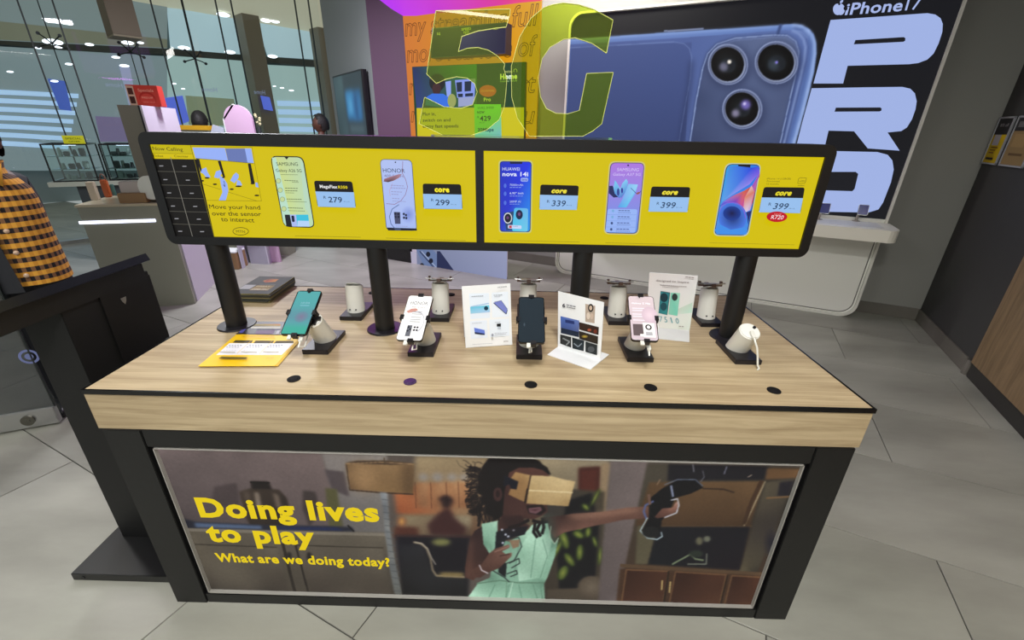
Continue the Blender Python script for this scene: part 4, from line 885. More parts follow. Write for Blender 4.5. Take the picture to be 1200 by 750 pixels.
# price tags
def tagprice(a, q, head, price, hcol=(255, 236, 30), sh=0, hx=None, px_=None, fs=1):
    a.rrect(q, .1, (18, 16, 18)); (x0, y0), (x1, y1), (x2, y2), (x3, y3) = q; f = .41
    a.poly([(x0+(x3-x0)*f, y0+(y3-y0)*f), (x1+(x2-x1)*f, y1+(y2-y1)*f), (x2-3, y2-1), (x3+3, y3-1)], (150, 190, 236))
a.K = crop(350, 150, 4.686)
tagprice(a, [(97, 286), (305, 290), (326, 433), (117, 428)], '', '')
a.text('MegaFlex', (130, 325), (226, 328), 17, (230, 230, 230), 0, .03); a.text('R350', (230, 328), (280, 329), 15, (226, 206, 20), 0, .03); a.text('R', (151, 384), (165, 384), 15, (30, 50, 80)); a.text('279', (178, 403), (252, 405), 30, (34, 54, 84), 0, .01); a.text('PM x 24', (260, 402), (290, 403), 5, (70, 90, 120))
# phone 2
phone(a, [(455, 168), (630, 172), (657, 558), (490, 556)], .16, (50, 60, 90), lambda u, v: (176-10*v, 192-6*v, 240), 3)
a.poly([(494, 540), (655, 545), (657, 557), (500, 556)], (24, 30, 50))
a.text('HONOR', (473, 240), (592, 243), 22, (60, 70, 96), 0, -.005); a.text('400 Smart', (480, 266), (585, 268), 14, (120, 110, 150), 0, 0)
a.poly([(476, 290), (480, 276), (520, 262), (560, 250), (575, 250), (560, 270), (530, 286), (500, 294)], [(130, 90, 100), (160, 110, 120), (190, 140, 150), (170, 130, 150), (150, 130, 160), (170, 120, 130), (150, 100, 110), (60, 44, 50)])
a.line([(580, 180), (578, 245), (596, 280), (606, 320), (595, 360), (570, 395), (535, 414), (490, 410)], 2.5, (140, 90, 120)); a.line([(525, 300), (508, 340), (512, 370)], 2, (190, 150, 180)); a.line([(560, 415), (522, 440), (508, 480), (516, 520), (540, 548)], 4, (90, 110, 160)); a.ell((610, 470), 40, 48, (120, 140, 210), 20, (166, 184, 240))
a.poly([(532, 455), (566, 456), (568, 520), (538, 520)], (70, 74, 104)); 
for x, y in ((540, 465), (556, 466), (541, 482), (557, 482), (586, 466), (598, 472), (587, 486), (600, 488)): a.ell((x, y), 6, 7, (28, 34, 60), 10)
smalltext(a, [(516, 310, 590, 314, 4), (516, 324, 598, 327, 4), (518, 344, 580, 347, 4), (520, 358, 560, 360, 4), (524, 380, 566, 383, 4), (526, 395, 600, 398, 3), (545, 530, 610, 532, 3)], (150, 150, 196))
a.ell((543, 185), 4, 4, (30, 30, 40), 8); a.poly([(538, 540), (570, 541), (572, 553), (540, 553)], (60, 74, 104))
tagprice(a, [(690, 300), (896, 304), (906, 440), (694, 436)], '', ''); a.text('core', (755, 344), (835, 346), 20, (252, 236, 40), 0, .06); a.text('R', (736, 396), (750, 397), 15, (30, 50, 80)); a.text('299', (760, 416), (836, 418), 30, (34, 54, 84), 0, .01); a.text('PM x 36', (842, 415), (872, 416), 5, (70, 90, 120))
smalltext(a, [(0, 583, 360, 588, 2.2), (495, 592, 925, 604, 2.2)], (110, 100, 6)); 
for x, y in ((131, 606), (682, 621), (703, 621)): a.ell((x, y), 3, 2.5, (50, 44, 6), 8)
a.done('screen_picture', M_lit, s1)
a = Art(SF, .00012); artlocal(a, -.0037, 1.2433, 1.0485, 1.5312, YC)
a.K = crop(580, 180, 7.5)
phone(a, [(42, 66), (323, 70), (312, 690), (44, 686)], .11, (30, 40, 110), lambda u, v: (34+10*v, 50+90*max(0, u+v-.9), 190+40*u), 6, ((200, 200, 120), 10))
a.poly([(130, 72), (242, 72), (238, 90), (134, 90)], (24, 28, 60))
a.text('HUAWEI', (66, 148), (218, 150), 28, (214, 222, 250)); a.text('nova 14i', (66, 196), (292, 198), 36, (226, 232, 255), 0, .03)
a.rrect([(226, 212), (292, 212), (292, 246), (226, 246)], .4, (150, 170, 240)); a.text('Series', (236, 236), (284, 236), 14, (40, 60, 160)); a.text('7000mAh', (130, 284), (248, 284), 18, (190, 205, 245)); a.text('6.95" inch', (130, 356), (250, 356), 18, (190, 205, 245)); a.text('50MP AI', (130, 430), (226, 430), 18, (190, 205, 245))
smalltext(a, [(130, 297, 235, 297, 7), (130, 372, 250, 372, 7), (130, 443, 220, 443, 6)], (120, 145, 230))
for x, y in ((90, 282), (90, 352), (90, 432)): a.ell((x, y), 12, 20, (80, 110, 220), 12)
a.poly([(78, 520), (165, 505), (172, 670), (100, 672)], (40, 70, 110)); a.rrect([(170, 474), (292, 480), (288, 684), (150, 680)], .16, lambda u, v: (80+30*u, 180+20*v, 232)); a.ell((214, 535), 31, 42, (26, 36, 70), 20); a.ell((214, 530), 12, 16, (110, 70, 120), 12); a.ell((114, 565), 37, 48, (210, 214, 220), 22); a.ell((114, 565), 29, 39, (26, 30, 44), 20); a.ell((112, 562), 12, 14, (100, 60, 110), 12)
a.rrect([(114, 624), (234, 630), (234, 660), (114, 656)], .3, (200, 214, 246)); a.poly([(124, 630), (148, 630), (148, 652), (124, 652)], (196, 60, 70)); a.text('HUAWEI', (156, 640), (200, 641), 8, (60, 80, 120))
tagprice(a, [(400, 270), (736, 280), (720, 494), (388, 490)], '', ''); a.text('core', (495, 342), (630, 345), 30, (240, 224, 60), .3, .06); a.text('R', (457, 430), (480, 430), 24, (30, 50, 80)); a.text('339', (496, 458), (620, 461), 50, (34, 60, 96), .12, .008); a.text('PM x 36', (626, 456), (674, 457), 8, (70, 90, 120))
a.K = crop(700, 180, 7.5)
phone(a, [(112, 76), (412, 80), (350, 702), (62, 696)], .16, (60, 50, 110), lambda u, v: (172-70*v, 120+30*v, 222+6*v), 6, ((206, 196, 120), 10))
a.text('SAMSUNG', (168, 152), (360, 154), 27, (214, 200, 250), .1, .02); a.text('Galaxy A37 5G', (134, 192), (376, 194), 24, (214, 200, 250), .1, .01); a.ell((267, 102), 8, 8, (40, 34, 80), 10)
a.poly([(102, 282), (130, 280), (150, 320), (180, 380), (140, 384), (98, 346)], (36, 44, 96)); a.poly([(150, 232), (165, 250), (205, 320), (210, 370), (190, 390), (150, 350), (138, 300)], [(110, 190, 236), (120, 200, 240), (150, 200, 240), (100, 140, 220), (80, 120, 210), (90, 150, 220), (120, 190, 236)]); a.poly([(250, 220), (265, 245), (255, 320), (205, 390), (190, 330), (215, 260)], [(140, 210, 245), (120, 190, 240), (90, 140, 220), (80, 120, 200), (120, 180, 235), (130, 196, 240)]); a.ell((180, 335), 12, 34, (50, 70, 150), 12); a.ell((213, 322), 10, 24, (50, 60, 150), 12)
a.poly([(270, 264), (352, 270), (330, 350), (250, 470), (175, 470), (215, 400)], [(130, 190, 240), (150, 210, 246), (110, 160, 235), (90, 190, 236), (80, 160, 230), (120, 170, 236)]); a.line([(290, 300), (335, 345), (365, 345), (378, 325)], 5, (60, 70, 140)); a.ell((355, 345), 18, 9, (150, 90, 80), 10, rot=-.5)
a.rrect([(88, 482), (348, 486), (328, 690), (66, 686)], .1, (150, 180, 244)); 
for k in range(4):
    y = 500+k*53; a.ell((134-6*k, y), 11, 12, (60, 80, 130) if k > 1 else (120, 170, 220), 10); smalltext(a, [(182-7*k, y-3, 285-3*k, y-1, 8), (178-7*k, y+15, 290-3*k, y+16, 4)], (84, 100, 160)); 
    if k: a.line([(84-5*k, y-22), (344-7*k, y-20)], 2, (110, 135, 215))
tagprice(a, [(466, 284), (804, 290), (780, 508), (436, 504)], '', ''); a.text('core', (556, 352), (694, 354), 30, (240, 224, 60), .3, .06); a.text('R', (510, 444), (532, 444), 24, (30, 50, 80)); a.text('399', (542, 470), (672, 473), 50, (34, 60, 96), .12, .008); a.text('PM x 36', (680, 470), (730, 471), 8, (70, 90, 120))
a.K = crop(820, 180, 6.815)
phone(a, [(198, 80), (468, 84), (362, 646), (98, 642)], .18, (26, 40, 100), lambda u, v: (50-10*u+30*v, 110+50*(1-u)*(1-v)+30*v, 226), 6, ((190, 200, 170), 8))
a.poly([(290, 84), (388, 84), (384, 108), (288, 106)], (20, 18, 30)); a.poly([(215, 96), (280, 96), (400, 110), (455, 100), (458, 150), (380, 240), (250, 320), (160, 380)], [(60, 140, 220), (60, 120, 226), (40, 70, 220), (60, 90, 230), (120, 90, 220), (150, 130, 236), (130, 150, 236), (90, 160, 230)])
a.poly([(460, 140), (458, 180), (420, 240), (340, 290), (240, 335), (170, 380), (140, 420), (200, 385), (260, 385), (310, 420), (350, 460), (385, 440), (405, 380)], [(140, 110, 220), (150, 60, 150), (190, 60, 70), (214, 100, 60), (170, 70, 160), (120, 110, 220), (60, 80, 200), (90, 70, 200), (110, 60, 190), (200, 80, 150), (210, 190, 220), (210, 170, 200), (204, 70, 60)])
a.poly([(395, 250), (340, 345), (330, 430), (352, 460), (382, 446), (418, 300)], [(220, 190, 190), (220, 130, 100), (214, 160, 190), (216, 200, 226), (190, 160, 220), (210, 120, 110)])
a.poly([(352, 462), (392, 450), (366, 560), (362, 500)], (30, 40, 110)); a.ell((245, 500), 112, 118, (14, 24, 84), 30, (70, 120, 226), rot=-.2); a.ell((240, 470), 70, 56, (16, 20, 70), 20, (24, 60, 150)); a.line([(140, 455), (160, 415), (200, 388), (250, 384), (300, 405), (335, 450), (350, 510)], 5, (140, 90, 210))
a.poly([(102, 600), (150, 560), (230, 600), (340, 580), (364, 600), (355, 636), (340, 640), (120, 636)], (64, 142, 232))
tagprice(a, [(492, 262), (815, 266), (780, 470), (450, 462)], '', ''); a.text('core', (580, 326), (708, 328), 28, (230, 216, 40), .3, .06); a.text('R', (526, 408), (548, 409), 22, (30, 50, 80)); a.text('399', (560, 436), (680, 438), 46, (34, 60, 96), .15, .008); a.text('PM x 36', (688, 436), (734, 437), 8, (70, 90, 120))
a.ell((594, 497), 82, 42, (190, 14, 34), 28); a.text('SAVE', (570, 484), (628, 485), 14, (236, 150, 150)); a.text('R720', (544, 515), (642, 517), 30, (255, 240, 244), .1, .018)
a.text('iPhone 14 (128GB)', (512, 202), (702, 203), 13, (110, 100, 6), 0, 0); a.text('Pre-owned', (512, 222), (612, 223), 13, (110, 100, 6), 0, 0); a.text('12 months', (510, 243), (606, 244), 12, (110, 100, 6), 0, 0)
a.line([(756, 232), (762, 198), (776, 188), (826, 190), (820, 218), (810, 232), (756, 234)], 3, (90, 82, 10)); a.text('eSIM', (768, 220), (810, 221), 12, (90, 82, 10)); a.text('enabled', (756, 252), (806, 253), 8, (90, 82, 10))
smalltext(a, [(60, 702, 720, 712, 2.4)], (120, 108, 6))
for x, y in ((338, 740), (368, 740), (378, 740)): a.ell((x, y), 4, 3, (50, 44, 6), 8)
a.K = crop(560, 150, 4.686); smalltext(a, [(115, 606, 550, 612, 2), (690, 616, 1030, 622, 2)], (120, 108, 6))
for x, y in ((291, 631), (312, 631), (334, 631), (870, 641), (893, 641)): a.ell((x, y), 3.5, 3, (50, 44, 6), 8)
a.done('screen_picture', M_lit, s2)
for x in (-.940, -.381, .335, .899):
    p = finish('post', CY((x, .4547, T+.006), (x, .4547, 1.22), .0345, seg=28), M_black, t, True)
    finish('base_flange', CY((x, .4547, T), (x, .4547, T+.006), .066, .064, seg=32), M_rubber, p, True)

# ================================================================== 5G ACRYLIC SIGN on top of the header
M_acr = clear_mat('yellow_green_acrylic', (.70, .86, .08, 1), .06, .01, ((.20, .30, .02, 1), .16))
M_edge = mat('bright_acrylic_edge', (226, 232, 130), .3)  # pale colour stands in for the glow of the acrylic edges
k3 = crop(440, 0, 4)
five = [(283, 50), (632, 42), (630, 70), (612, 126), (560, 133), (480, 145), (405, 170), (388, 242), (430, 226), (480, 222), (530, 235), (572, 262), (606, 300), (602, 322), (616, 370), (612, 430), (604, 500), (580, 560), (520, 610), (450, 634), (322, 636), (205, 580), (230, 455), (320, 500), (400, 508), (455, 490), (477, 430), (465, 392), (430, 366), (380, 360), (330, 371), (285, 391), (240, 347)]
kg = crop(620, 0, 4.41)
gee = [(437, 100), (340, 45), (260, 20), (180, 10), (120, 20), (75, 36), (10, 90), (-50, 190), (-92, 340), (-90, 500), (-60, 610), (2, 704), (280, 704), (330, 678), (378, 640), (438, 372), (300, 378), (262, 570), (200, 588), (140, 585), (90, 560), (60, 500), (48, 400), (68, 300), (110, 240), (180, 200), (240, 192), (330, 222), (403, 272)]
AF = frame(Vector((0, .47, 0)), Vector((1, 0, 0)), Z, Vector((0, -1, 0)))
def apts(pts, k): 
    out = []
    for p in pts:
        x, y = k(*p); q = AF.inverted() @ onY(x, y, .47); out.append((q.x, q.y))
    return out
t = thing('acrylic_sign', 'see-through yellow-green acrylic 5G sign standing on the header', 'sign', (.08, .47, 1.569))
for nm, pts, k, dz in (('figure', five, k3, 0), ('letter', gee, kg, .0085)):
    P = apts(pts, k); 
    bm = bmesh.new(); fr_ = [bm.verts.new(AF @ Vector((x, y, -dz))) for x, y in P]; bm.faces.new(fr_)
    o = finish(nm, bm, M_acr, t)
    bm = bmesh.new(); n = len(P)
    for i in range(n):
        p, q = Vector(P[i]), Vector(P[(i+1) % n]); d = (q-p).normalized(); nn = Vector((-d.y, d.x))*.0006
        vs = [bm.verts.new(AF @ Vector((v.x, v.y, z_-dz))) for z_ in (-.006, .0006) for v in (p-nn, q-nn, q+nn, p+nn)]
        for f in ((0, 1, 2, 3), (7, 6, 5, 4), (0, 4, 5, 1), (1, 5, 6, 2), (2, 6, 7, 3), (3, 7, 4, 0)): bm.faces.new([vs[j] for j in f])
    finish('polished_edge', bm, M_edge, o)
finish('base_plate', BX((-.17, .445, 1.5685), (.395, .505, 1.575), bev=.002), clear_mat('clear_base', (.85, .88, .8, 1), .12, .05), t)

# ================================================================== STANDS AND PHONES ON THE TABLE
M_cone = mat('stand_white', (224, 224, 216), .4)
def make_stand(kind, loc, flip, label):
    t = thing('phone_security_stand', label, 'phone stand', (loc[0], loc[1], T), 'phone security stands on the table', pi if flip else 0)
    Mx = parent_world(t)
    def w(x, y, z): return Mx @ Vector((x, y, z))
    finish('base', BX((-.043, -.075, 0), (.043, .085, .017), Mx, .0015), M_rubber, t)
    h, ly = {'phone': (.102, .062), 'cable': (.090, .045), 'bare': (.108, .004), 'bracket': (.118, .01)}[kind]
    ax = Vector((0, -ly, h)).normalized(); top = Vector((0, .01-ly, .012+h)); sl = .5 if kind in ('phone', 'cable') else .22; cs_ = math.sqrt(1-sl*sl); nn = Mx.to_3x3() @ Vector((0, -sl, cs_))
    R3 = Mx.to_3x3()
    b = finish('column', CY(w(0, .015, .017), Mx @ (top), .035, .033 if kind != 'phone' else .030, 32, n0=Z, n1=nn), M_cone, t, True)
    # ring groove, screws and alarm button
    finish('top_cap', CY(Mx @ top, Mx @ (top+Vector((0, -.002, .0034))), .030 if kind != 'phone' else .0275, .029 if kind != 'phone' else .0265, 32), mat('cap_white', (232, 232, 228), .3), t, True)
    bm = bmesh.new()
    for sx_ in (-.012, .012):
        c = Vector((sx_, -.10, .105)) if False else Vector((sx_, .015-.034*.9, .02)); cyl(bm, Mx @ Vector((sx_, .014+.030, .03)), Mx @ Vector((sx_, .014+.036, .032)), .0028, seg=10)
    finish('screws', bm, M_rubber, b)
    tp = Mx @ (top+Vector((0, -.002, .003)))
    up = R3 @ Vector((0, cs_, sl)); rt = R3 @ Vector((1, 0, 0)); nr = R3 @ Vector((0, -sl, cs_))
    F = frame(tp, rt, up, nr)
    if kind in ('phone', 'bracket'):
        bm = BX((-.018, -.022, 0), (.018, .022, .008), F, .001)
        box(bm, (-(.03 if kind == 'phone' else .042), -.006, .006), (.03 if kind == 'phone' else .042, .006, .012), F); box(bm, (-.006, -.05 if kind == 'phone' else -.03, .006), (.006, .05 if kind == 'phone' else .03, .012), F)
        for s in (-1, 1):
            if kind != 'phone': box(bm, (s*.042-.004, -.007, .006), (s*.042+.004, .007, .026), F, .001)
            hh = .081 if kind == 'phone' else .034
            if kind != 'phone': box(bm, (-.008, s*hh-.004, .006), (.008, s*hh+.004, .018), F, .001)
        finish('clamp_bracket', bm, M_rubber if kind == 'phone' else M_brown, t)
        if kind == 'bracket':
            bm = BX((-.034, -.026, .0125), (.034, .026, .0165), F, .001); cyl(bm, F @ Vector((.03, .01, .016)), F @ Vector((.055, .01, .018)), .003, seg=8); cyl(bm, F @ Vector((-.03, .01, .016)), F @ Vector((-.055, .01, .018)), .003, seg=8)
            finish('holder_plate', bm, M_silver, t)
    if kind == 'phone':
        bm = BX((-.008, -.098, .014), (.004, -.080, .022), F, .0015); tubepath(bm, [F @ Vector((-.002, -.098, .018)), F @ Vector((-.004, -.115, .014)), F @ Vector((.004, -.10, -.006)), F @ Vector((0, -.05, -.006)), F @ Vector((0, -.026, -.002))], .0025)
        finish('charging_cable', bm, M_white, t)
    if kind == 'cable':
        bm = BX((-.006, -.034, .002), (.006, -.006, .012), F, .0015)
        tubepath(bm, [F @ Vector((0, -.032, .007)), F @ Vector((.001, -.048, .004)), Mx @ Vector((.006, -.088, .07)), Mx @ Vector((.012, -.094, .04)), Mx @ Vector((.016, -.100, .012)), Mx @ Vector((.020, -.104, .004)), Mx @ Vector((.012, -.112, .004))], .003)
        finish('charging_cable', bm, M_white, t)
        bm = bmesh.new(); cyl(bm, F @ Vector((.016, .012, .001)), F @ Vector((.016, .012, .006)), .005, seg=12); finish('sensor_button', bm, M_rubber, t)
    return t, F
def make_phone(F, label, art, edge=M_blackg, off=.027, dx=0, rz=0, pos=None):
    pass
def screen_phone(c, yaw, tilt, roll, label, art, st, body=M_blackg):
    Rm = Matrix.Rotation(yaw, 4, 'Z') @ Matrix.Rotation(tilt, 4, 'X') @ Matrix.Rotation(roll, 4, 'Z')
    c = CPOS+(c-CPOS)*1.085; F = Matrix.Translation(c) @ Rm
    PS = 1.085
    t = bpy.data.objects.new('smartphone', None); COL.objects.link(t); t.location = c; t.rotation_euler = Rm.to_euler(); t.empty_display_size = .03
    tag(t, label, 'phone', 'phones held on the table stands')
    F = F @ Matrix.Diagonal((PS, PS, PS, 1)); t.scale = (1, 1, 1)
    finish('body', prism(rr(-.0375, -.081, .0375, .081, .009, 5), F, -.0085, -.0005), body, t)
    a = Art(F, .00015)
    a.z = -.0003
    art(a); a.done('screen', art.m, t)
    for nm_, lo_b, hi_b in (('side_clip', (-.0435, -.010, -.013), (-.0384, .006, .003)), ('side_clip', (.0392, -.010, -.013), (.0443, .006, .003)), ('bottom_clip', (-.003, -.0875, -.013), (.013, -.082, .003)), ('top_clip', (-.008, .0818, -.013), (.008, .087, .003))):
        b_ = BX(lo_b, hi_b, F, .0008)
        x_, y_ = (lo_b[0]+hi_b[0])/2, (lo_b[1]+hi_b[1])/2; ix = -.003 if x_ > .02 else (.003 if x_ < -.02 else 0); iy = .003 if y_ < -.05 else (-.003 if y_ > .05 else 0)
        box(b_, (min(lo_b[0], lo_b[0]+2*ix), min(lo_b[1], lo_b[1]+2*iy), .0008), (max(hi_b[0], hi_b[0]+2*ix), max(hi_b[1], hi_b[1]+2*iy), .003), F)
        finish(nm_, b_, M_rubber, st)
    bm = BX((-.04, -.004, -.0135), (.04, .004, -.0095), F); box(bm, (-.004, -.084, -.0135), (.004, .084, -.0095), F); finish('cross_bracket', bm, M_rubber, st)
    bm = BX((-.013, -.096, -.006), (-.002, -.0815, .001), F, .001); finish('cable_plug', bm, M_white, st)
    bm = BX((.0376, .02, -.006), (.0385, .045, -.003), F); finish('side_button', bm, body, t)
def rfill(a, ins, col, r=.008):
    pts = rr(-.0375+ins, -.081+ins, .0375-ins, .081-ins, r, 5); cs = [col((x+.0375)/.075, (y+.081)/.162) for x, y in pts] if callable(col) else col; a.raw(pts, cs)
def lt(a, s, x0, x1, y, h, col, bold=0):
    vs, fs = glyphs(s, 0, bold); m0 = min(v.x for v in vs); m1 = max(v.x for v in vs)
    for f in fs: a.raw([(x0+(vs[i].x-m0)/(m1-m0)*(x1-x0), y+vs[i].y/.72*h) for i in f], col, False)
    a.z += a.step
def lrect(a, x0, y0, x1, y1, c): a.raw([(x0, y0), (x1, y0), (x1, y1), (x0, y1)], c)
def lell(a, cx, cy, rx, ry, c, c2=None, seg=18):
    pts = [(cx+rx*cos(2*pi*i/seg), cy+ry*sin(2*pi*i/seg)) for i in range(seg)]
    if c2 is None: a.raw(pts, c)
    else:
        for i in range(seg): a.raw([(cx, cy), pts[i], pts[(i+1) % seg]], [c, c2, c2], False)
        a.z += a.step
def art_teal(a):
    rfill(a, .002, (30, 50, 60))
    for j in range(8):
        v0, v1 = j/8, (j+1)/8
        def c(u, v):
            base = Vector((84, 170, 172)).lerp(Vector((100, 140, 160)), max(0, 1-abs(v-.42)*4)*.8); return tuple(base + Vector((-20, 4, -16))*(1 if v < .2 else 0))
        y0, y1 = -.0775+.155*v0, -.0775+.155*v1
        a.raw([(-.0345, y0), (.0345, y0), (.0345, y1), (-.0345, y1)], [c(0, v0), c(1, v0), c(1, v1), c(0, v1)], False)
    a.z += a.step
    lell(a, .005, -.018, .02, .02, (126, 120, 150), (100, 146, 162)); lt(a, '10:04', -.012, .014, .03, .007, (150, 200, 215)); lrect(a, -.012, .022, .016, .025, (130, 190, 205)); lell(a, 0, .0745, .005, .004, (10, 16, 20))
art_teal.m = M_lit
def art_white(a):
    rfill(a, .001, (236, 236, 238)); lt(a, 'HONOR', -.025, .027, .046, .013, (90, 92, 100), .01); lt(a, '400 Smart', -.018, .022, .034, .006, (150, 140, 150))
    a.raw([(-.03, .02), (-.018, .03), (-.004, .032), (.004, .026), (-.008, .018), (-.024, .014)], (190, 140, 132))
    for y in (.018, .01, -.002, -.010, -.018): lrect(a, -.012, y, .018, y+.0022, (150, 150, 156))
    lrect(a, -.014, -.068, .0, -.030, (96, 98, 108)); lrect(a, .002, -.068, .026, -.03, (226, 226, 230))
    for x, y in ((-.010, -.037), (-.004, -.044), (-.010, -.05), (.008, -.037), (.016, -.037), (.008, -.047), (.016, -.047)): lell(a, x, y, .0032, .0032, (34, 36, 46))
    for k in range(10):
        t0, t1 = .2+k*.28, .2+(k+1)*.28; p = lambda t_, r: (.004+r*cos(t_-1.2), -.02+r*1.4*sin(t_-1.2)); a.raw([p(t0, .026), p(t1, .026), p(t1, .0275), p(t0, .0275)], (160, 160, 176), False)
    a.z += a.step
art_white.m = M_print
def art_dark(a):
    rfill(a, .002, lambda u, v: (22+6*v, 34+6*v, 44+6*v)); lrect(a, -.030, .072, .030, .0732, (44, 56, 66)); lell(a, -.02, -.02, .003, .008, (70, 84, 96), (30, 42, 52)); lell(a, 0, .074, .0022, .0022, (8, 10, 12))
art_dark.m = M_print
def art_pink(a):
    rfill(a, .0015, lambda u, v: (196+10*v, 182+8*v, 192+6*v)); lt(a, 'Galaxy Z Flip', -.028, .026, .05, .006, (240, 240, 250), .02)
    for y, w_ in ((.032, .04), (.024, .05), (.010, .044), (.002, .05), (-.012, .042)): lrect(a, -.028, y, -.028+w_, y+.003, (232, 224, 236))
    lell(a, .02, .01, .022, .03, (218, 198, 210), (198, 176, 192)); lrect(a, -.03, -.065, -.002, -.025, (92, 80, 84)); lrect(a, -.002, -.07, .030, -.02, (240, 238, 236)); lell(a, .013, -.035, .009, .010, (40, 36, 38)); lell(a, .013, -.035, .005, .006, (220, 220, 224)); lrect(a, .004, -.064, .022, -.052, (170, 170, 176)); lrect(a, -.012, -.068, .002, -.06, (250, 250, 250)); lell(a, -.004, .073, .002, .002, (20, 20, 24))
art_pink.m = M_print
XS = (-.552, -.203, .155, .520, .872)
lab = ['white phone stand at the front left holding the teal-screened phone', 'white phone stand holding the white-screened phone, front row', 'white phone stand under the dark blank phone, front row', 'white phone stand holding the pink-screened phone, front row', 'empty white phone stand with a hanging white cable, right end of front row']
kinds = ['phone']*4+['cable']
STS = [make_stand(k, (x, .315), False, l_)[0] for x, l_, k in zip(XS, lab, kinds)]
make_stand('bare', (-.535, .605), True, 'bare white phone stand without bracket, behind the teal-screened phone')
make_stand('bracket', (-.195, .612), True, 'white phone stand with flat bracket, back row behind the white-screened phone')
make_stand('bracket', (.155, .625), True, 'white phone stand with bronze bracket, back row behind the dark blank phone')
make_stand('bracket', (.512, .620), True, 'white phone stand with bracket, back row between tilted card and dark green phones card')
make_stand('bracket', (.872, .622), True, 'white phone stand with silver bracket, right end of the back row')
screen_phone(Vector((-.5216, .1482, 1.0918)), radians(-3.1), radians(30.6), radians(2), 'black phone with a glowing teal wallpaper, leftmost on the table', art_teal, STS[0])
screen_phone(Vector((-.1838, .1316, 1.0904)), radians(-6.9), radians(30.1), radians(2), 'phone with a white printed sheet on its screen, second from the left', art_white, STS[1])
screen_phone(Vector((.1526, .1132, 1.1009)), 0, radians(30), 0, 'phone with a dark blank screen in the middle of the front row', art_dark, STS[2])
screen_phone(Vector((.4739, .1377, 1.103)), radians(-8), radians(29.6), radians(2.9), 'phone with a pink printed sheet on its screen, right of the tilted card', art_pink, STS[3])

# ---- sign cards
def card_plane(p0, p1, lean):
    b0 = onz(p0[0], p0[1], T+.001); b1 = onz(p1[0], p1[1], T+.001); U = (b1-b0).normalized(); back = Z.cross(U); V = (Z*cos(lean)+back*sin(lean)).normalized(); return frame(b0, U, V, U.cross(V)), b0, b1
def art_rect(a, K, q, c): a.K = K; a.poly(q, c)
# A: tent card with four pictures
F, b0, b1 = card_plane((545.8, 407.7), (600, 404.5), radians(9))
t = thing('tent_card', 'white folded card with four blue device pictures beside the white-screened phone', 'sign card', (b0+b1)/2, 'information cards on the table')
q = [lopx(p, F) for p in ((545.8, 407.7), (600.3, 404), (598, 332), (541, 335.5))]
finish('front_leaf', prism(q, F, -.0015, -.0003), M_paper, t)
bm = bmesh.new(); tp0, tp1 = F @ Vector((q[3][0], q[3][1], -.0016)), F @ Vector((q[2][0], q[2][1], -.0016)); bk = Z.cross((b1-b0).normalized())*.085
vs = [bm.verts.new(v) for v in (tp0, tp1, Vector((b1.x, b1.y, T+.001))+bk, Vector((b0.x, b0.y, T+.001))+bk)]; bm.faces.new(vs); bmesh.ops.solidify(bm, geom=bm.faces[:], thickness=.0012)
finish('back_leaf', bm, M_paper, t)
a = Art(F, .0002, crop(400, 280, 4.41)); a.z = 0
a.poly([(660, 282), (762, 280), (768, 408), (668, 414)], (222, 232, 244)); a.poly([(776, 278), (862, 272), (866, 400), (780, 406)], (226, 234, 244)); a.poly([(664, 426), (752, 420), (756, 510), (670, 516)], (224, 232, 244)); a.poly([(764, 418), (866, 412), (868, 500), (768, 508)], (226, 234, 244))
a.poly([(666, 352), (764, 342), (768, 378), (668, 386)], [(100, 190, 220), (90, 200, 226), (170, 200, 236), (150, 200, 226)]); a.ell((748, 358), 11, 11, (24, 60, 80)); a.line([(668, 350), (762, 332)], 4, (150, 190, 226)); a.poly([(786, 330), (826, 318), (858, 364), (852, 388)], (120, 130, 200)); a.line([(786, 330), (852, 388), (858, 366)], 3, (50, 56, 76)); a.line([(790, 326), (826, 318), (858, 362)], 2, (90, 100, 130))
a.poly([(686, 458), (740, 470), (742, 494), (690, 488)], (100, 124, 210)); a.poly([(688, 480), (740, 488), (740, 496), (690, 490)], (40, 50, 84)); a.poly([(803, 438), (824, 436), (824, 452), (803, 452)], (30, 34, 38)); a.poly([(806, 454), (824, 454), (824, 466), (807, 466)], (190, 200, 214))
smalltext(a, [(672, 296, 735, 292, 3), (786, 290, 832, 286, 3), (790, 296, 820, 294, 2), (674, 434, 726, 430, 2), (792, 428, 822, 426, 2), (790, 484, 856, 480, 2), (792, 490, 850, 486, 2), (676, 540, 780, 532, 1.6)], (150, 156, 170)); a.text('HONOR', (806, 250), (852, 246), 8, (60, 60, 70)); a.text('MTN', (836, 528), (858, 525), 8, (90, 60, 60)); a.ell((778, 490), 6, 8, (150, 156, 170), 10)
a.done('print', M_print, t)
# B: T-shaped acrylic card
F, b0, b1 = card_plane((653.6, 407), (702.4, 422.4), radians(2))
t = thing('acrylic_card_holder', 'clear-based upright card with photo grid in the centre of the table', 'sign card', (b0+b1)/2, 'information cards on the table')
q = [lopx(p, F) for p in ((653.6, 407), (703.5, 422.6), (707.6, 354.4), (654, 341.4))]
finish('card', prism(q, F, -.003, -.0003), M_paper, t)
bs = [onz(x, y, T+.0005) for x, y in ((641.6, 416), (692, 433.6), (713.6, 416), (663, 400))]; bm = bmesh.new(); lo_ = [bm.verts.new(v) for v in bs]; hi_ = [bm.verts.new(v+Z*.0025) for v in bs]
bm.faces.new(hi_); bm.faces.new(lo_[::-1]); [bm.faces.new((lo_[i], lo_[(i+1) % 4], hi_[(i+1) % 4], hi_[i])) for i in range(4)]; finish('foot', bm, M_paper, t)
a = Art(F, .0002, crop(560, 300, 5)); a.z = 0
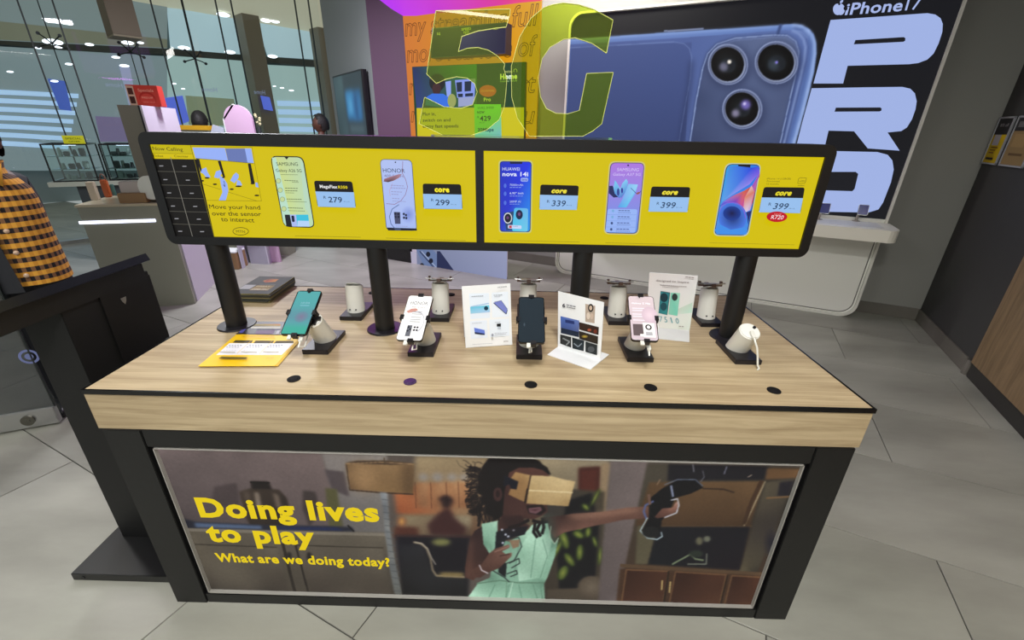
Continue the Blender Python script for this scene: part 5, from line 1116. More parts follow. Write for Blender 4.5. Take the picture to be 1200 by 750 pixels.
a.poly([(484, 352), (594, 378), (592, 476), (486, 452)], [(80, 110, 190), (100, 120, 180), (70, 80, 120), (60, 76, 120)]); a.poly([(512, 372), (566, 382), (566, 400), (512, 390)], (40, 54, 110)); a.poly([(486, 420), (592, 446), (592, 474), (486, 450)], (36, 46, 66)); a.poly([(630, 280), (688, 292), (684, 394), (630, 384)], (176, 160, 146)); a.ell((662, 304), 16, 24, (40, 36, 34)); a.ell((662, 304), 9, 14, (200, 180, 160)); a.ell((648, 350), 10, 20, (214, 200, 186)); a.ell((668, 352), 10, 18, (196, 176, 160))
for q_, c in ((((594, 386), (710, 416), (708, 462), (596, 430)), (52, 36, 30)), (((594, 438), (706, 470), (704, 516), (596, 484)), (46, 38, 30)), (((484, 458), (548, 474), (548, 536), (484, 512)), (48, 50, 50)), (((554, 476), (625, 496), (622, 556), (556, 540)), (36, 44, 50)), (((632, 500), (702, 520), (700, 580), (632, 560)), (40, 44, 46))): a.poly(list(q_), c)
a.ell((655, 432), 14, 10, (196, 100, 70), 12, (80, 46, 36)); a.ell((628, 470), 20, 10, (180, 160, 60), 12, (80, 60, 40)); a.ell((690, 440), 10, 12, (110, 50, 36)); a.line([(500, 480), (540, 500), (520, 520)], 8, (140, 144, 146)); a.line([(565, 510), (590, 530), (612, 510)], 7, (130, 140, 150)); a.ell((666, 545), 20, 18, (80, 84, 88)); a.text('6', (498, 296), (515, 300), 22, (50, 50, 60)); smalltext(a, [(522, 284, 580, 296, 5), (524, 296, 578, 308, 4)], (90, 90, 100))
a.done('print', M_print, t)
# C: dark green phones card, further back
F, b0, b1 = card_plane((772, 384.0), (808, 388), radians(3)) if False else card_plane((772, 394), (808, 398), radians(8))
t = thing('phones_card', 'grey-white card showing two green phones, in front of the right rear stand', 'sign card', (b0+b1)/2, 'information cards on the table')
q = [lopx(p, F) for p in ((768, 392), (809, 397), (818, 323), (761, 319))]
q = [lopx(p, F) for p in ((771, 384), (808, 387.5), (818, 323), (761, 319))]
finish('card', prism(q, F, -.0018, -.0003), M_paper, t)
U = (b1-b0).normalized(); bm = bmesh.new(); e0 = F @ Vector((q[0][0], q[0][1], -.0005)); e1 = F @ Vector((q[1][0], q[1][1], -.0005)); f0 = onz(770.5, 397, T+.001); f1 = onz(808, 401, T+.001)
vs = [bm.verts.new(v) for v in (e0, e1, f1, f0)]; bm.faces.new(vs); bmesh.ops.solidify(bm, geom=bm.faces[:], thickness=.0012); finish('curved_foot', bm, M_paper, t)
a = Art(F, .0002, crop(680, 280, 4.167)); a.z = 0
a.poly([(338, 165), (574, 179), (534, 446), (386, 434), (330, 270)], [(214, 208, 206), (206, 204, 206), (206, 216, 208), (214, 214, 210), (210, 206, 206)]); a.poly([(470, 345), (548, 310), (545, 360), (470, 370)], [(190, 200, 190), (180, 200, 186), (176, 210, 196), (200, 206, 200)])
a.poly([(392, 255), (438, 262), (424, 372), (382, 362)], [(50, 120, 130), (40, 110, 120), (50, 130, 130), (40, 110, 120)]); a.poly([(442, 262), (488, 264), (474, 376), (430, 368)], [(120, 190, 170), (150, 200, 180), (110, 190, 170), (130, 190, 170)]); a.ell((409, 286), 19, 22, (24, 50, 60)); a.ell((407, 330), 16, 20, (30, 70, 80)); a.ell((461, 284), 14, 18, (40, 50, 50)); a.line([(392, 255), (438, 262), (424, 372)], 2, (30, 60, 60))
for i, c in enumerate('7510'): a.text(c, (378+i*28, 402+i*3), (396+i*28, 404+i*3), 26, (90, 150, 160), -.3, 0)
a.text('designed to inspire', (370, 206), (530, 216), 9, (120, 110, 110), 0, .01); smalltext(a, [(390, 224, 520, 232, 3), (400, 232, 480, 236, 2.4), (480, 424, 506, 426, 4), (512, 184, 556, 188, 4)], (140, 132, 132))
a.done('print', M_print, t)

# ---- leaflets
t = thing('yellow_leaflet', 'yellow price leaflet lying at the front left of the table', 'leaflet', onz(290, 412, T+.001), 'leaflets on the table')
q = [onz(x, y, T+.0045) for x, y in ((232, 429.5), (322.5, 429), (348, 400), (349, 393.5), (277, 392))]
for k in range(3):
    bm = bmesh.new(); dx = Vector((.003*k, .002*k, -.0012*k)); a_ = [bm.verts.new(v+dx+Z*.0008) for v in q]; b_ = [bm.verts.new(v+dx) for v in q]
    bm.faces.new(a_); bm.faces.new(b_[::-1]); [bm.faces.new((b_[i], b_[(i+1) % 5], a_[(i+1) % 5], a_[i])) for i in range(5)]; finish('sheet', bm, mat('yellow_paper', (236, 192, 16), .5), t)
F = frame(Vector((0, 0, T+.0054)), Vector((1, 0, 0)), Vector((0, 1, 0)), Z); a = Art(F, .0001, crop(225, 380, 9.23))
a.poly([(262, 332), (405, 204), (1098, 206), (970, 332)], (236, 236, 244))
for q_ in (((440, 200), (470, 172), (660, 174), (640, 204)), ((662, 206), (690, 176), (890, 178), (868, 206)), ((884, 208), (912, 180), (1095, 178), (1100, 204))): a.poly(list(q_), (80, 72, 50))
for r_, (y, xs_) in enumerate(((230, 400), (252, 372), (292, 340))):
    for c in range(3):
        for k in range(5): a.line([(xs_+c*222+k*30, y+2*k % 5), (xs_+c*222+k*30+17, y)], 7-2*r_, (130, 140, 160) if r_ < 2 else (190, 190, 200))
for c in range(3): a.line([(300+c*236, 312), (470+c*236, 318)], 6, (150, 140, 60))
a.line([(490, 332), (660, 176)], 3, (236, 192, 16)); a.line([(735, 332), (885, 180)], 3, (236, 192, 16)); a.poly([(290, 386), (325, 364), (608, 372), (580, 388)], (110, 96, 40)); a.text('terms apply', (800, 386), (885, 380), 10, (190, 150, 20)); a.poly([(536, 138), (900, 136), (895, 142), (540, 144)], (206, 164, 10))
a.done('print', M_print, t)
t = thing('dark_brochure', 'dark brochure with photos lying behind the yellow leaflet', 'leaflet', onz(312, 386, T+.001), 'leaflets on the table')
q = [onz(x, y, T+.0015) for x, y in ((277, 391.5), (297, 377), (352, 377.5), (346, 393))]; bm = bmesh.new(); a_ = [bm.verts.new(v+Z*.0014) for v in q]; b_ = [bm.verts.new(v) for v in q]
bm.faces.new(a_); bm.faces.new(b_[::-1]); [bm.faces.new((b_[i], b_[(i+1) % 4], a_[(i+1) % 4], a_[i])) for i in range(4)]; finish('sheet', bm, mat('dark_paper', (44, 42, 48), .4), t)
F = frame(Vector((0, 0, T+.003)), Vector((1, 0, 0)), Vector((0, 1, 0)), Z); a = Art(F, .0001, crop(270, 320, 8))
a.poly([(80, 560), (150, 455), (215, 445), (115, 560)], (84, 84, 160)); a.poly([(225, 478), (470, 478), (470, 498), (205, 498)], [(150, 140, 90), (190, 120, 70), (170, 150, 110), (120, 110, 90)]); a.poly([(200, 502), (470, 500), (470, 522), (190, 520)], (190, 188, 180)); a.poly([(245, 540), (420, 534), (400, 572), (230, 572)], (120, 104, 130)); a.line([(240, 528), (470, 530)], 4, (60, 66, 110)); a.poly([(440, 540), (470, 536), (450, 572), (425, 572)], (180, 178, 190))
a.done('print', M_print, t)
mq = [(-1.125, .700), (-.957, .676), (-.950, .945), (-1.103, .945)]
for k in range(7):
    z0 = T+.0056*k+.0005; ja = random.uniform(-.03, .03); jx, jy = random.uniform(-.004, .004), random.uniform(-.005, .005)
    c = Vector((-1.02, .80, 0)); Rj = Matrix.Rotation(ja, 3, 'Z')
    hx, hy = .082, .118
    cor = [Rj @ Vector((sx_*hx, sy_*hy, 0)) + c + Vector((jx, jy, 0)) for sx_, sy_ in ((-1, -1), (1, -1), (1, 1), (-1, 1))]
    bm = bmesh.new(); b_ = [bm.verts.new(Vector((v.x, v.y, z0))) for v in cor]; a_ = [bm.verts.new(Vector((v.x, v.y, z0+.0053))) for v in cor]
    bm.faces.new(a_); bm.faces.new(b_[::-1]); [bm.faces.new((b_[i], b_[(i+1) % 4], a_[(i+1) % 4], a_[i])) for i in range(4)]
    mm = mat('magazine_cover', (66, 68, 62), .35) if k % 3 else mat('magazine_pages', (150, 140, 96), .6)
    if k < 6:
        o = finish('magazine', bm, mm); tag(o, 'dark magazine in the rear left stack, %s' % ('lowest, lying on the table', 'second from the bottom', 'third from the bottom', 'fourth from the bottom', 'third from the top', 'directly beneath the topmost')[k], 'magazine', 'magazines stacked beside the left post'); continue
    t = thing('magazine', 'topmost magazine of the rear left stack, cover with orange and white picture', 'magazine', (-1.02, .80, z0), 'magazines stacked beside the left post')
    finish('pages', bm, mm, t)
    U = Rj @ Vector((1, 0, 0)); V = Rj @ Vector((0, 1, 0)); F = frame(Vector((c.x+jx, c.y+jy, z0+.0054)), U, V, Z); a = Art(F, .0001); a.z = 0
    lrect(a, -.081, -.117, .081, .117, (54, 54, 52)); a.raw([(-.03, .05), (-.01, .03), (.03, .04), (.028, .08), (-.02, .085)], [(206, 130, 30), (190, 70, 30), (220, 150, 30), (200, 120, 40), (90, 60, 30)]); lrect(a, -.078, -.06, -.03, -.005, (176, 176, 180)); lrect(a, -.025, -.075, .055, -.01, (150, 124, 70)); lt(a, 'SUMMER DEALS', -.022, .052, -.07, .016, (220, 210, 190), .03); lt(a, 'GREAT', -.02, .04, -.03, .014, (214, 200, 160), .03); lrect(a, -.02, .0, .05, .006, (120, 120, 116)); lrect(a, .0, .095, .07, .1, (100, 96, 90))
    a.done('cover_print', M_print, t)

# ================================================================== BLACK KIOSK on the left
t = thing('black_kiosk', 'black kiosk with tilted desk top standing left of the oak table', 'kiosk', (-1.42, .35, 0))
finish('base_plate', BX((-1.545, .068, 0), (-1.118, .62, .034), bev=.002), mat('kiosk_base_black', (26, 26, 27), .35), t)
bm = bmesh.new()
for x in (-1.50, -1.17): cyl(bm, (x, .069, .017), (x, .0655, .017), .006, seg=12)
finish('bolts', bm, M_blackg, t)
finish('column', BX((-1.487, .235, .034), (-1.345, .60, 1.06), bev=.002), mat('kiosk_column_black', (13, 13, 14), .55), t)
finish('side_cover', BX((-1.3448, .37, .05), (-1.340, .598, 1.045), bev=.001), mat('kiosk_side_black', (10, 10, 11), .45), t)
c = Vector((-1.33, .3, 1.13)); U = Vector((0, 1, 0)); V = Vector((-.93, 0, -.367)).normalized(); Wv = U.cross(V)
if Wv.z < 0: Wv = -Wv
F = frame(c, U, V, Wv)
finish('desk_top', prism([(-.45, -.0), (.29, -.01), (.29, .40), (-.45, .42)], F, -.028, 0), mat('kiosk_top_black', (24, 26, 34), .3), t)
finish('touch_screen', prism([(-.40, .04), (.25, .04), (.25, .36), (-.40, .36)], F, .0005, .003), M_blackg, t)
finish('desk_lip', BX((-1.352, -.12, 1.035), (-1.336, .575, 1.098)), M_black, t)
bm = bmesh.new(); p = Vector((-1.3398, .455, .99)); F2 = frame(p, Vector((0, 1, 0)), Z, Vector((1, 0, 0)))
prism([(-.012, .012), (.012, .012), (.008, -.002), (0, -.014), (-.008, -.002)][::-1], F2, 0, .001, bm); finish('arrow_badge', bm, M_silver, t)

# ================================================================== GLASS DOOR at the left edge
g0 = Vector((-2.496, 1.003, 0)); gd = Vector((-.91, -.41, 0)).normalized(); gn = Vector((-gd.y, gd.x, 0))
GF = frame(g0, gd, gn, Z)
t = thing('glass_door', 'open glass door with aluminium bottom rail and lock at the left edge', 'door', g0+gd*.5)
finish('bottom_rail', BX((0, -.02, .012), (1.1, .02, .115), GF, .003), M_silver, t)
finish('glass_pane', BX((0, -.005, .115), (1.1, .005, 2.5), GF), clear_mat('smoked_door_glass', (.30, .33, .35, 1), .10, .01), t)
finish('edge_seal', BX((-.008, -.006, .115), (0, .006, 2.5), GF), mat('dark_glass_edge', (26, 32, 32), .3), t)
bm = bmesh.new(); lp_ = GF @ Vector((.12, .0, .062)); sgn = -1 if (CPOS-g0).dot(gn) < 0 else 1
cyl(bm, lp_+gn*sgn*.02, lp_+gn*sgn*.03, .03, seg=24); cyl(bm, lp_+gn*sgn*.03, lp_+gn*sgn*.034, .012, seg=16); finish('lock', bm, mat('lock_metal', (110, 108, 100), .3, .8), t)
for px_ in ((34, 418), (2, 322)):
    c_ = on(px_[0], px_[1], g0+gn*sgn*.0055, gn); l_ = GF.inverted() @ c_; F2 = frame(c_, gd*-sgn, Z, gn*sgn)
    bm = bmesh.new(); segs = 24
    for i in range(segs):
        p = lambda r, k: F2 @ Vector((r*cos(2*pi*k/segs), r*sin(2*pi*k/segs), .0004)); bm.faces.new([bm.verts.new(v) for v in (p(.042, i), p(.042, i+1), p(.030, i+1), p(.030, i))])
    prism([(.018*cos(2*pi*k/12), .018*sin(2*pi*k/12)) for k in range(12)], F2, .0002, .0005, bm)
    if l_.x > -.0: finish('round_sticker', bm, mat('pale_blue_sticker', (110, 120, 170), .5), t)
    else: bm.free()

# ================================================================== GREY COUNTER with things on it
c0 = onz(135, 363); c1 = onz(229, 356); cu_ = (c1-c0); cu_.z = 0; CL = cu_.length; cu_.normalize(); cn = Vector((-cu_.y, cu_.x, 0)); CF = frame(Vector((c0.x, c0.y, 0)), cu_, cn, Z)
t = thing('grey_counter', 'grey counter with a glowing light strip behind the kiosk', 'counter', Vector((c0.x, c0.y, 0))+cu_*CL/2+cn*.25)
nt_ = [(0, 0), (CL, 0), (CL, .035), (CL-.24, .035), (CL-.24, .55), (0, .55)]; XY = frame(CF.translation, cu_, cn, Z); finish('body', prism(nt_, XY, 0, .93), M_grey, t)
finish('counter_top', prism([(-.01, -.01)]+[(x, y-(.01 if y == 0 else 0)) for x, y in nt_[1:5]]+[(-.01, .56)], XY, .9301, .95), mat('beige_counter_top', (190, 178, 152), .35), t)
def cl_(x, y): q = CF.inverted() @ on(x, y, CF.translation, cn); return q
l0, l1 = cl_(93, 261), cl_(182, 257)
finish('light_strip', BX((l0.x, -.006, l0.z-.012), (l1.x, -.0005, l0.z+.012), CF), M_led, t)
def onct(x, y, z=.95): return CF.inverted() @ onz(x, y, z)
def citem(x, y): p = onct(x, y); return Vector((p.x, p.y, .9502))
def H(px0, px1, base): # height in metres of a px span for something at base
    P = CF @ base; d = (P-CPOS).dot(_f); return (px0-px1)*d/FPX*1.0
b = citem(111, 234.5); o = finish('candle_box', BX((b.x-.028, b.y, .9502), (b.x+.026, b.y+.05, .9502+.155), CF, .003), mat('cream_box', (206, 190, 170), .5)); tag(o, 'tall cream box standing at the left end of the grey counter', 'box')
b = citem(126, 231.5); t = thing('orange_bottle', 'orange flask with loop handle standing on the grey counter', 'bottle', CF @ b)
finish('flask', BX((b.x-.024, b.y, .9502), (b.x+.024, b.y+.05, .9502+.155), CF, .008), mat('orange_flask', (188, 96, 54), .45), t)
bm = bmesh.new(); tubepath(bm, [CF @ Vector((b.x+.02*cos(u)*1.0, b.y+.025, 1.105+.05*sin(u))) for u in [pi*k/8 for k in range(9)]], .005); finish('handle', bm, mat('tan_strap', (120, 84, 70), .5), t)
b = citem(133.5, 229); o = finish('teal_tube', CY(CF @ Vector((b.x, b.y+.02, .9502)), CF @ Vector((b.x, b.y+.02, 1.05)), .016, .014, 14), mat('teal_tube', (70, 104, 98), .4), smooth=True); tag(o, 'small dark teal tube beside the orange flask', 'tube')
b = citem(157, 238); o = finish('tan_tray', BX((b.x-.105, b.y, .9502), (b.x+.10, b.y+.22, 1.032), CF, .004), mat('tan_wood_box', (150, 118, 82), .5)); tag(o, 'tan wooden box on the grey counter beneath the white carton', 'box')
b2 = Vector((b.x, b.y+.05, 1.033)); o = finish('white_carton', BX((b.x-.085, b.y+.03, 1.0325), (b.x+.06, b.y+.16, 1.125), CF, .005), mat('pale_carton', (186, 176, 170), .5)); tag(o, 'pale carton resting on the tan wooden box', 'box')

# ================================================================== GREY / LILAC PILLAR with red box and disc
v0 = onz(229, 353); v1 = onz(255, 326); pu = (v1-v0); PLn = pu.length; pu.normalize(); pn = Vector((-pu.y, pu.x, 0))
PFm = frame(Vector((v0.x, v0.y, 0)), pu, pn, Z)
t = thing('lilac_pillar', 'tall pillar with a grey side and lilac face behind the header left end', 'pillar', Vector((v0.x, v0.y, 0))+pu*PLn/2)
sg = 1 if pn.x < 0 else -1
finish('core', BX((0.03, .0, 0), (PLn, sg*.16, 1.724), PFm), mat('pillar_grey', (118, 114, 102), .5), t)
finish('lilac_face', BX((0.0, -sg*.02, 0), (PLn, -sg*.0005, 1.724), PFm), M_lilac, t)
finish('shadow_gap', BX((-.004, -sg*.006, 0), (.002, sg*.006, 1.722), PFm), M_rubber, t)
dc = (onY(176, 220, v0.y-.05)); bm = CY(dc+Vector((0, .01, 0)), dc+Vector((0, -.01, 0)), .10, seg=32)
o = finish('white_disc', bm, M_white, t)
# red box
rb = PFm @ Vector((PLn*.45, sg*.06, 1.7245)); t = thing('red_promo_box', 'red box with arc lettering standing on top of the pillar', 'box', rb)
RX = frame(rb, Vector((.96, .28, 0)), Vector((-.28, .96, 0)), Z)
finish('carton', BX((-.10, -.05, 0), (.13, .06, .165), RX, .002), mat('red_carton', (196, 60, 50), .45), t)
a = Art(frame(RX @ Vector((-.10, -.051, 0)), RX.to_3x3() @ Vector((1, 0, 0)), Z, RX.to_3x3() @ Vector((0, -1, 0)))); 
a.raw([(.0, .0), (.23, .0), (.23, .165), (.0, .165)], (200, 62, 50)); a.raw([(0, 0), (.055, 0), (.055, .155), (0, .16)], (206, 170, 150)); lrect(a, .008, .09, .046, .14, (80, 40, 34)); lrect(a, .008, .02, .046, .075, (70, 36, 32)); lell(a, .14, .06, .06, .055, (176, 40, 34)); lell(a, .14, .052, .055, .048, (206, 66, 56)); lt(a, 'Specials', .085, .20, .115, .022, (236, 150, 130), .02); lt(a, 'FREEDOM', .10, .18, .062, .014, (240, 170, 150), .02); lt(a, 'valid now', .10, .19, .03, .01, (236, 140, 124))
a.done('print', M_print, t)

# ================================================================== SHOWCASES further back
s0 = onz(62, 214, .95); s1 = onz(166, 211, .95); su = (s1-s0); su.z = 0; SLn = su.length; su.normalize(); sn = Vector((-su.y, su.x, 0)); SFm = frame(Vector((s0.x, s0.y, 0)), su, sn, Z)
t = thing('showcase_counter', 'pale counter top on a dark base carrying the glass showcases', 'counter', Vector((s0.x, s0.y, 0))+su*SLn/2)
finish('counter_top', BX((-.05, 0, .90), (SLn, .5, .95), SFm), mat('pale_counter', (160, 164, 150), .4), t); finish('base', BX((.18, .03, 0), (SLn, .48, .90), SFm), mat('dark_counter_base', (46, 52, 54), .5), t)
M_cglass = clear_mat('showcase_glass', (.86, .95, .93, 1), .08, .01)
M_goods = mat('dark_goods', (40, 46, 46), .4); M_goodl = mat('light_goods', (150, 170, 166), .4)
for k, (xa, xb, lb) in enumerate(((.0, SLn*.50, 'black-framed glass showcase on the pale counter, left one with the yellow tag'), (SLn*.62, SLn*1.0, 'black-framed glass showcase on the pale counter, right one half behind the pillar'))):
    t = thing('glass_showcase', lb, 'showcase', SFm @ Vector(((xa+xb)/2, .2, .951)), 'glass showcases on the pale counter')
    fr = bmesh.new(); z0, z1 = .951, 1.36; y0, y1 = .02, .42; e = .014
    for x in (xa, xb-e):
        for y in (y0, y1-e): box(fr, (x, y, z0), (x+e, y+e, z1), SFm)
    for z_ in (z0, z1-e):
        for y in (y0, y1-e): box(fr, (xa+e, y, z_), (xb-e, y+e, z_+e), SFm)
        for x in (xa, xb-e): box(fr, (x, y0+e, z_), (x+e, y1-e, z_+e), SFm)
    finish('frame', fr, M_blackg, t)
    finish('glass_pane', BX((xa+e, y0+.004, z0+e), (xb-e, y0+.008, z1-e), SFm), M_cglass, t)
    for zz in (1.08, 1.22): finish('glass_shelf', BX((xa+e, y0+.05, zz), (xb-e, y1-e, zz+.006), SFm), mat('shelf_glass_solid', (120, 150, 146), .2), t)
    finish('light_strip', BX((xa+.1, y1-.06, z1-.03), (xa+.22, y1-.04, z1-.016), SFm), M_led, t)
    for zz in (.966, 1.0865, 1.2265):
        for j in range(4):
            xx = xa+.06+(xb-xa-.12)*(j+.3*random.random())/4; hh = .04+.05*random.random()
            bm = BX((xx, .14, zz), (xx+.05, .2, zz+hh), SFm, .006) if (j+k) % 2 else CY(SFm @ Vector((xx+.02, .2, zz)), SFm @ Vector((xx+.02, .2, zz+hh)), .022, .014, 14)
            o = finish('boxed_accessory' if (j+k) % 2 else 'speaker', bm, M_goods if random.random() < .6 else M_goodl); tag(o, '%s accessory, %s from the left on the %s shelf inside the %s showcase' % ('boxed' if (j+k) % 2 else 'round', ('first', 'second', 'third', 'fourth')[j], {.966: 'bottom', 1.0865: 'middle', 1.2265: 'top'}[zz], ('left', 'right')[k]), 'accessory', 'small goods inside the %s showcase' % ('left', 'right')[k])
p = SFm @ Vector((SLn*.36, .05, 1.3605)); F2 = frame(p, su, sn, Z); t = thing('price_tag', 'small yellow tag standing on top of the left showcase', 'tag', p)
finish('card', BX((-.085, -.004, 0), (.10, .004, .085), F2), mat('yellow_tag', (206, 206, 20), .5), t); a = Art(frame(p+sn*-.0045, su, Z, -sn)); lt(a, 'SPECIAL', -.06, .08, .045, .02, (90, 110, 20), .02); lt(a, 'OFFER', -.04, .06, .015, .016, (90, 110, 20), .02); a.done('print', M_print, t)

# yellow counter, rounded lilac panel, white sheet, figurine just above the header
def upright(name, label, cat, px, Y, th, m, parts=None):
    pts = [onY(x, y, Y) for x, y in px]; FF = frame(Vector((0, Y, 0)), Vector((1, 0, 0)), Z, Vector((0, -1, 0))); return tag(finish(name, prism([(p.x, p.z) for p in pts][::-1], FF, -th, 0), m), label, cat)
yc = onY(222, 150, 4.6)
t = thing('yellow_desk', 'long service desk with a yellow top edge behind the header', 'desk', (yc.x, 4.85, 0))
finish('body', BX((onY(196, 150, 4.6).x, 4.6, 0), (onY(243, 150, 4.6).x, 4.8, yc.z-.02)), M_grey, t); finish('yellow_top', BX((onY(195, 150, 4.6).x, 4.59, yc.z-.02), (onY(243.5, 150, 4.6).x, 4.81, yc.z+.03)), mat('yellow_edge', (214, 164, 30), .4), t)
ly = 4.3
def LP(x, y): p = onY(x, y, ly); return p.x, p.z
x0, _ = LP(264.5, 150); x1, z1 = LP(292, 123); xm = (x0+x1)/2
pts = [(x0, 0), (x1, 0), (x1, z1-.16)]+[(xm+(x1-xm)*cos(u), z1-.16+.16*sin(u)) for u in [pi*k/12 for k in range(1, 12)]]+[(x0, z1-.16)]
t = thing('lilac_standee', 'lilac display board with rounded top behind the header', 'display board', (xm, ly, 0))
finish('board', prism(pts, frame(Vector((0, ly, 0)), Vector((1, 0, 0)), Z, Vector((0, -1, 0))), -.03, 0), mat('pink_lilac_board', (206, 172, 202), .5), t); finish('pale_rim', prism([(x0-.012, 0), (x0, 0), (x0, z1-.16), (xm-.01, z1), (xm-.03, z1+.006), (x0-.012, z1-.15)], frame(Vector((0, ly, 0)), Vector((1, 0, 0)), Z, Vector((0, -1, 0))), -.03, 0), M_paper, t)
upright('paper_sheet', 'white paper sheet on the yellow desk next to the lilac display board', 'paper', [(246, 160), (249, 146), (262, 150), (263, 162)], 4.62, .01, mat('sheet_paper', (190, 196, 214), .5))
t = thing('flower_vase', 'small dark vase with pale flowers above the header', 'vase', onY(305, 157, 4.7))
b = onY(305, 158, 4.7); bm = bmesh.new(); cyl(bm, b, b+Z*.09, .03, .018, 14); finish('vase', bm, M_goods, t, True); bm = bmesh.new()
for k in range(6): bmesh.ops.create_icosphere(bm, subdivisions=1, radius=.018, matrix=Matrix.Translation(b+Vector((random.uniform(-.02, .04), random.uniform(-.02, .02), .12+.02*k))))
finish('flowers', bm, mat('pale_petals', (196, 190, 150), .6), t)
finish('stand', BX((b.x-.12, b.y-.1, 0), (b.x+.12, b.y+.1, b.z)), M_grey, t)

# white folded cardboard stand and tan box seen under the header
fb = onz(296, 315); t = thing('folded_card_stool', 'white-lilac folded cardboard stand on the floor behind the table', 'stand', fb)
M_fc = mat('lilac_card', (196, 192, 208), .6)
def slab(px, th, nm, m, par):
    P = [onz(px[0][0], px[0][1]), onz(px[1][0], px[1][1])]; U = (P[1]-P[0]); U.z = 0; Ln = U.length; U.normalize(); nn = Vector((-U.y, U.x, 0)); FF = frame(P[0], U, nn, Z); return finish(nm, BX((0, 0, 0), (Ln, th, .42), FF), m, par)
slab(((285, 315), (294, 306)), .012, 'left_flap', M_fc, t); slab(((294, 309), (316, 310)), .012, 'front_flap', mat('lilac_card_front', (172, 170, 186), .6), t); slab(((316, 310), (323, 302)), .012, 'right_flap', M_fc, t)
p = onz(294, 309); finish('seat', BX((p.x-.04, p.y-.03, .30), (p.x+.32, p.y+.30, .32)), M_fc, t)
p = onz(276, 316); t = thing('tan_carton', 'brown carton with white rim half hidden behind the left post', 'box', p); finish('carton', BX((p.x-.2, p.y-.0, 0), (p.x+.04, p.y+.2, .2), bev=.004), mat('kraft_board', (150, 116, 84), .6), t); finish('rim', BX((p.x-.2, p.y, .2005), (p.x+.04, p.y+.2, .215)), M_led if False else M_paper, t)

# ================================================================== STOREFRONT GLASS
gp0 = onz(61, 51, 2.5); gp1 = onz(228, 69, 2.5); gu = (gp1-gp0); gu.z = 0; gu.normalize(); gnn = Vector((-gu.y, gu.x, 0)); gO = Vector((gp0.x, gp0.y, 0)); GW = frame(gO, gu, gnn, Z)
def gs(x, y=0): q = GW.inverted() @ on(x, y, gO, gnn); return q.x
seams = [gs(x) for x in (20, 61, 146, 176, 213, 252, 270, 345, 361)]
t = finish('window_1', BX((gs(-150)-2, -.03, -.0), (gs(372), .03, .05), GW), M_silver); struct(t)
M_sg = clear_mat('storefront_glass', (.95, .98, .98, 1), .025, .01)
edges = [gs(-150)-2]+seams+[gs(372)]
for i in range(len(edges)-1):
    if i == 0: n_ = 3
    else: n_ = 1
    for k in range(n_):
        xa = edges[i]+(edges[i+1]-edges[i])*k/n_; xb = edges[i]+(edges[i+1]-edges[i])*(k+1)/n_
        bm = bmesh.new(); bm.faces.new([bm.verts.new(GW @ Vector(v)) for v in ((xa+.008, 0, .05), (xb-.008, 0, .05), (xb-.008, 0, 4.2), (xa+.008, 0, 4.2))]); finish('glass_pane', bm, M_sg, t)
for s in seams: finish('glass_joint', BX((s-.007, -.015, .05), (s+.007, .015, 4.2), GW), mat('black_silicone_joint', (24, 38, 38), .4), t)
for x, y in ((61, 51), (150, 62), (228, 69)):
    c_ = GW.inverted() @ onz(x, y, 2.5); c_ = GW @ Vector((c_.x, .0, 2.5)); bm = bmesh.new()
    for dx, dz in ((-.14, -.05), (.14, -.05), (-.10, .10), (.10, .10)): tubepath(bm, [c_, c_+gu*dx*.6+Z*dz*.6-gnn*.03, c_+gu*dx+Z*dz], .008, 6); cyl(bm, c_+gu*dx+Z*dz-gnn*.01, c_+gu*dx+Z*dz+gnn*.01, .02, seg=10)
    tubepath(bm, [c_+Z*0, c_-gnn*.01-Z*1.2], .006, 6); tubepath(bm, [c_+Z*0, c_-gnn*.01+Z*1.2], .006, 6)
    finish('spider_fitting', bm, mat('dark_steel_fitting', (40, 46, 46), .4, .6), t)
# reflections of lit signs, painted as mirrored lettering on the glass
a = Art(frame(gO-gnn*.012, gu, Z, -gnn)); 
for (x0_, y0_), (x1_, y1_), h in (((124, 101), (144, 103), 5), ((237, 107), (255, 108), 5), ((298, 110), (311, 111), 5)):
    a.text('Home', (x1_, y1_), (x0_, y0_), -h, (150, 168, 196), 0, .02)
a.done('reflected_lettering', print_mat('pale_reflection', .15), t)

# ================================================================== MALL beyond the glass
FO = gO+gnn*4.6; MF = frame(FO, gu, gnn, Z)
def ms(x, y): q = MF.inverted() @ on(x, y, FO, gnn); return (q.x, q.y, q.z)
def mpoly(name, px, th, m, lab=None, cat=None, parent=None, d=0):
    Fp = frame(FO-gnn*d, gu, Z, -gnn); pts = []
    for x, y in px:
        q = Fp.inverted() @ on(x, y, Fp.translation, gnn); pts.append((q.x, q.y))
    return finish(name, prism(pts[::-1], Fp, -th, 0), m, parent)
M_mw = mat('teal_grey_facade', (128, 142, 142), .6); 
o = finish('wall_mall', BX((-12, .3, 0), (14, .5, 6.5), MF), M_mw); struct(o)
t = thing('opposite_shop', 'shop across the mall with teal-white lit front and glowing shelves', 'shop', FO)
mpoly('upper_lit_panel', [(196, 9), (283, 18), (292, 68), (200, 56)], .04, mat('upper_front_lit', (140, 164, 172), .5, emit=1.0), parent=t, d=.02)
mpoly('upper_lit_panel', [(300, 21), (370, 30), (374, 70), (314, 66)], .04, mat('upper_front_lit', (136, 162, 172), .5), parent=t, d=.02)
mpoly('upper_grey_panel', [(-40, -40), (196, -20), (196, 58), (-40, 45)], .04, mat('upper_grey_lit', (108, 122, 124), .5, emit=.75), parent=t, d=.015)  # emission added so the grey facade looks lit
mpoly('slab_band', [(-40, 44), (0, 47.5), (196, 57), (372, 71), (372, 78), (196, 64), (75, 59), (0, 52), (-40, 48)], .5, mat('dark_band', (62, 66, 62), .6), parent=t, d=.03)
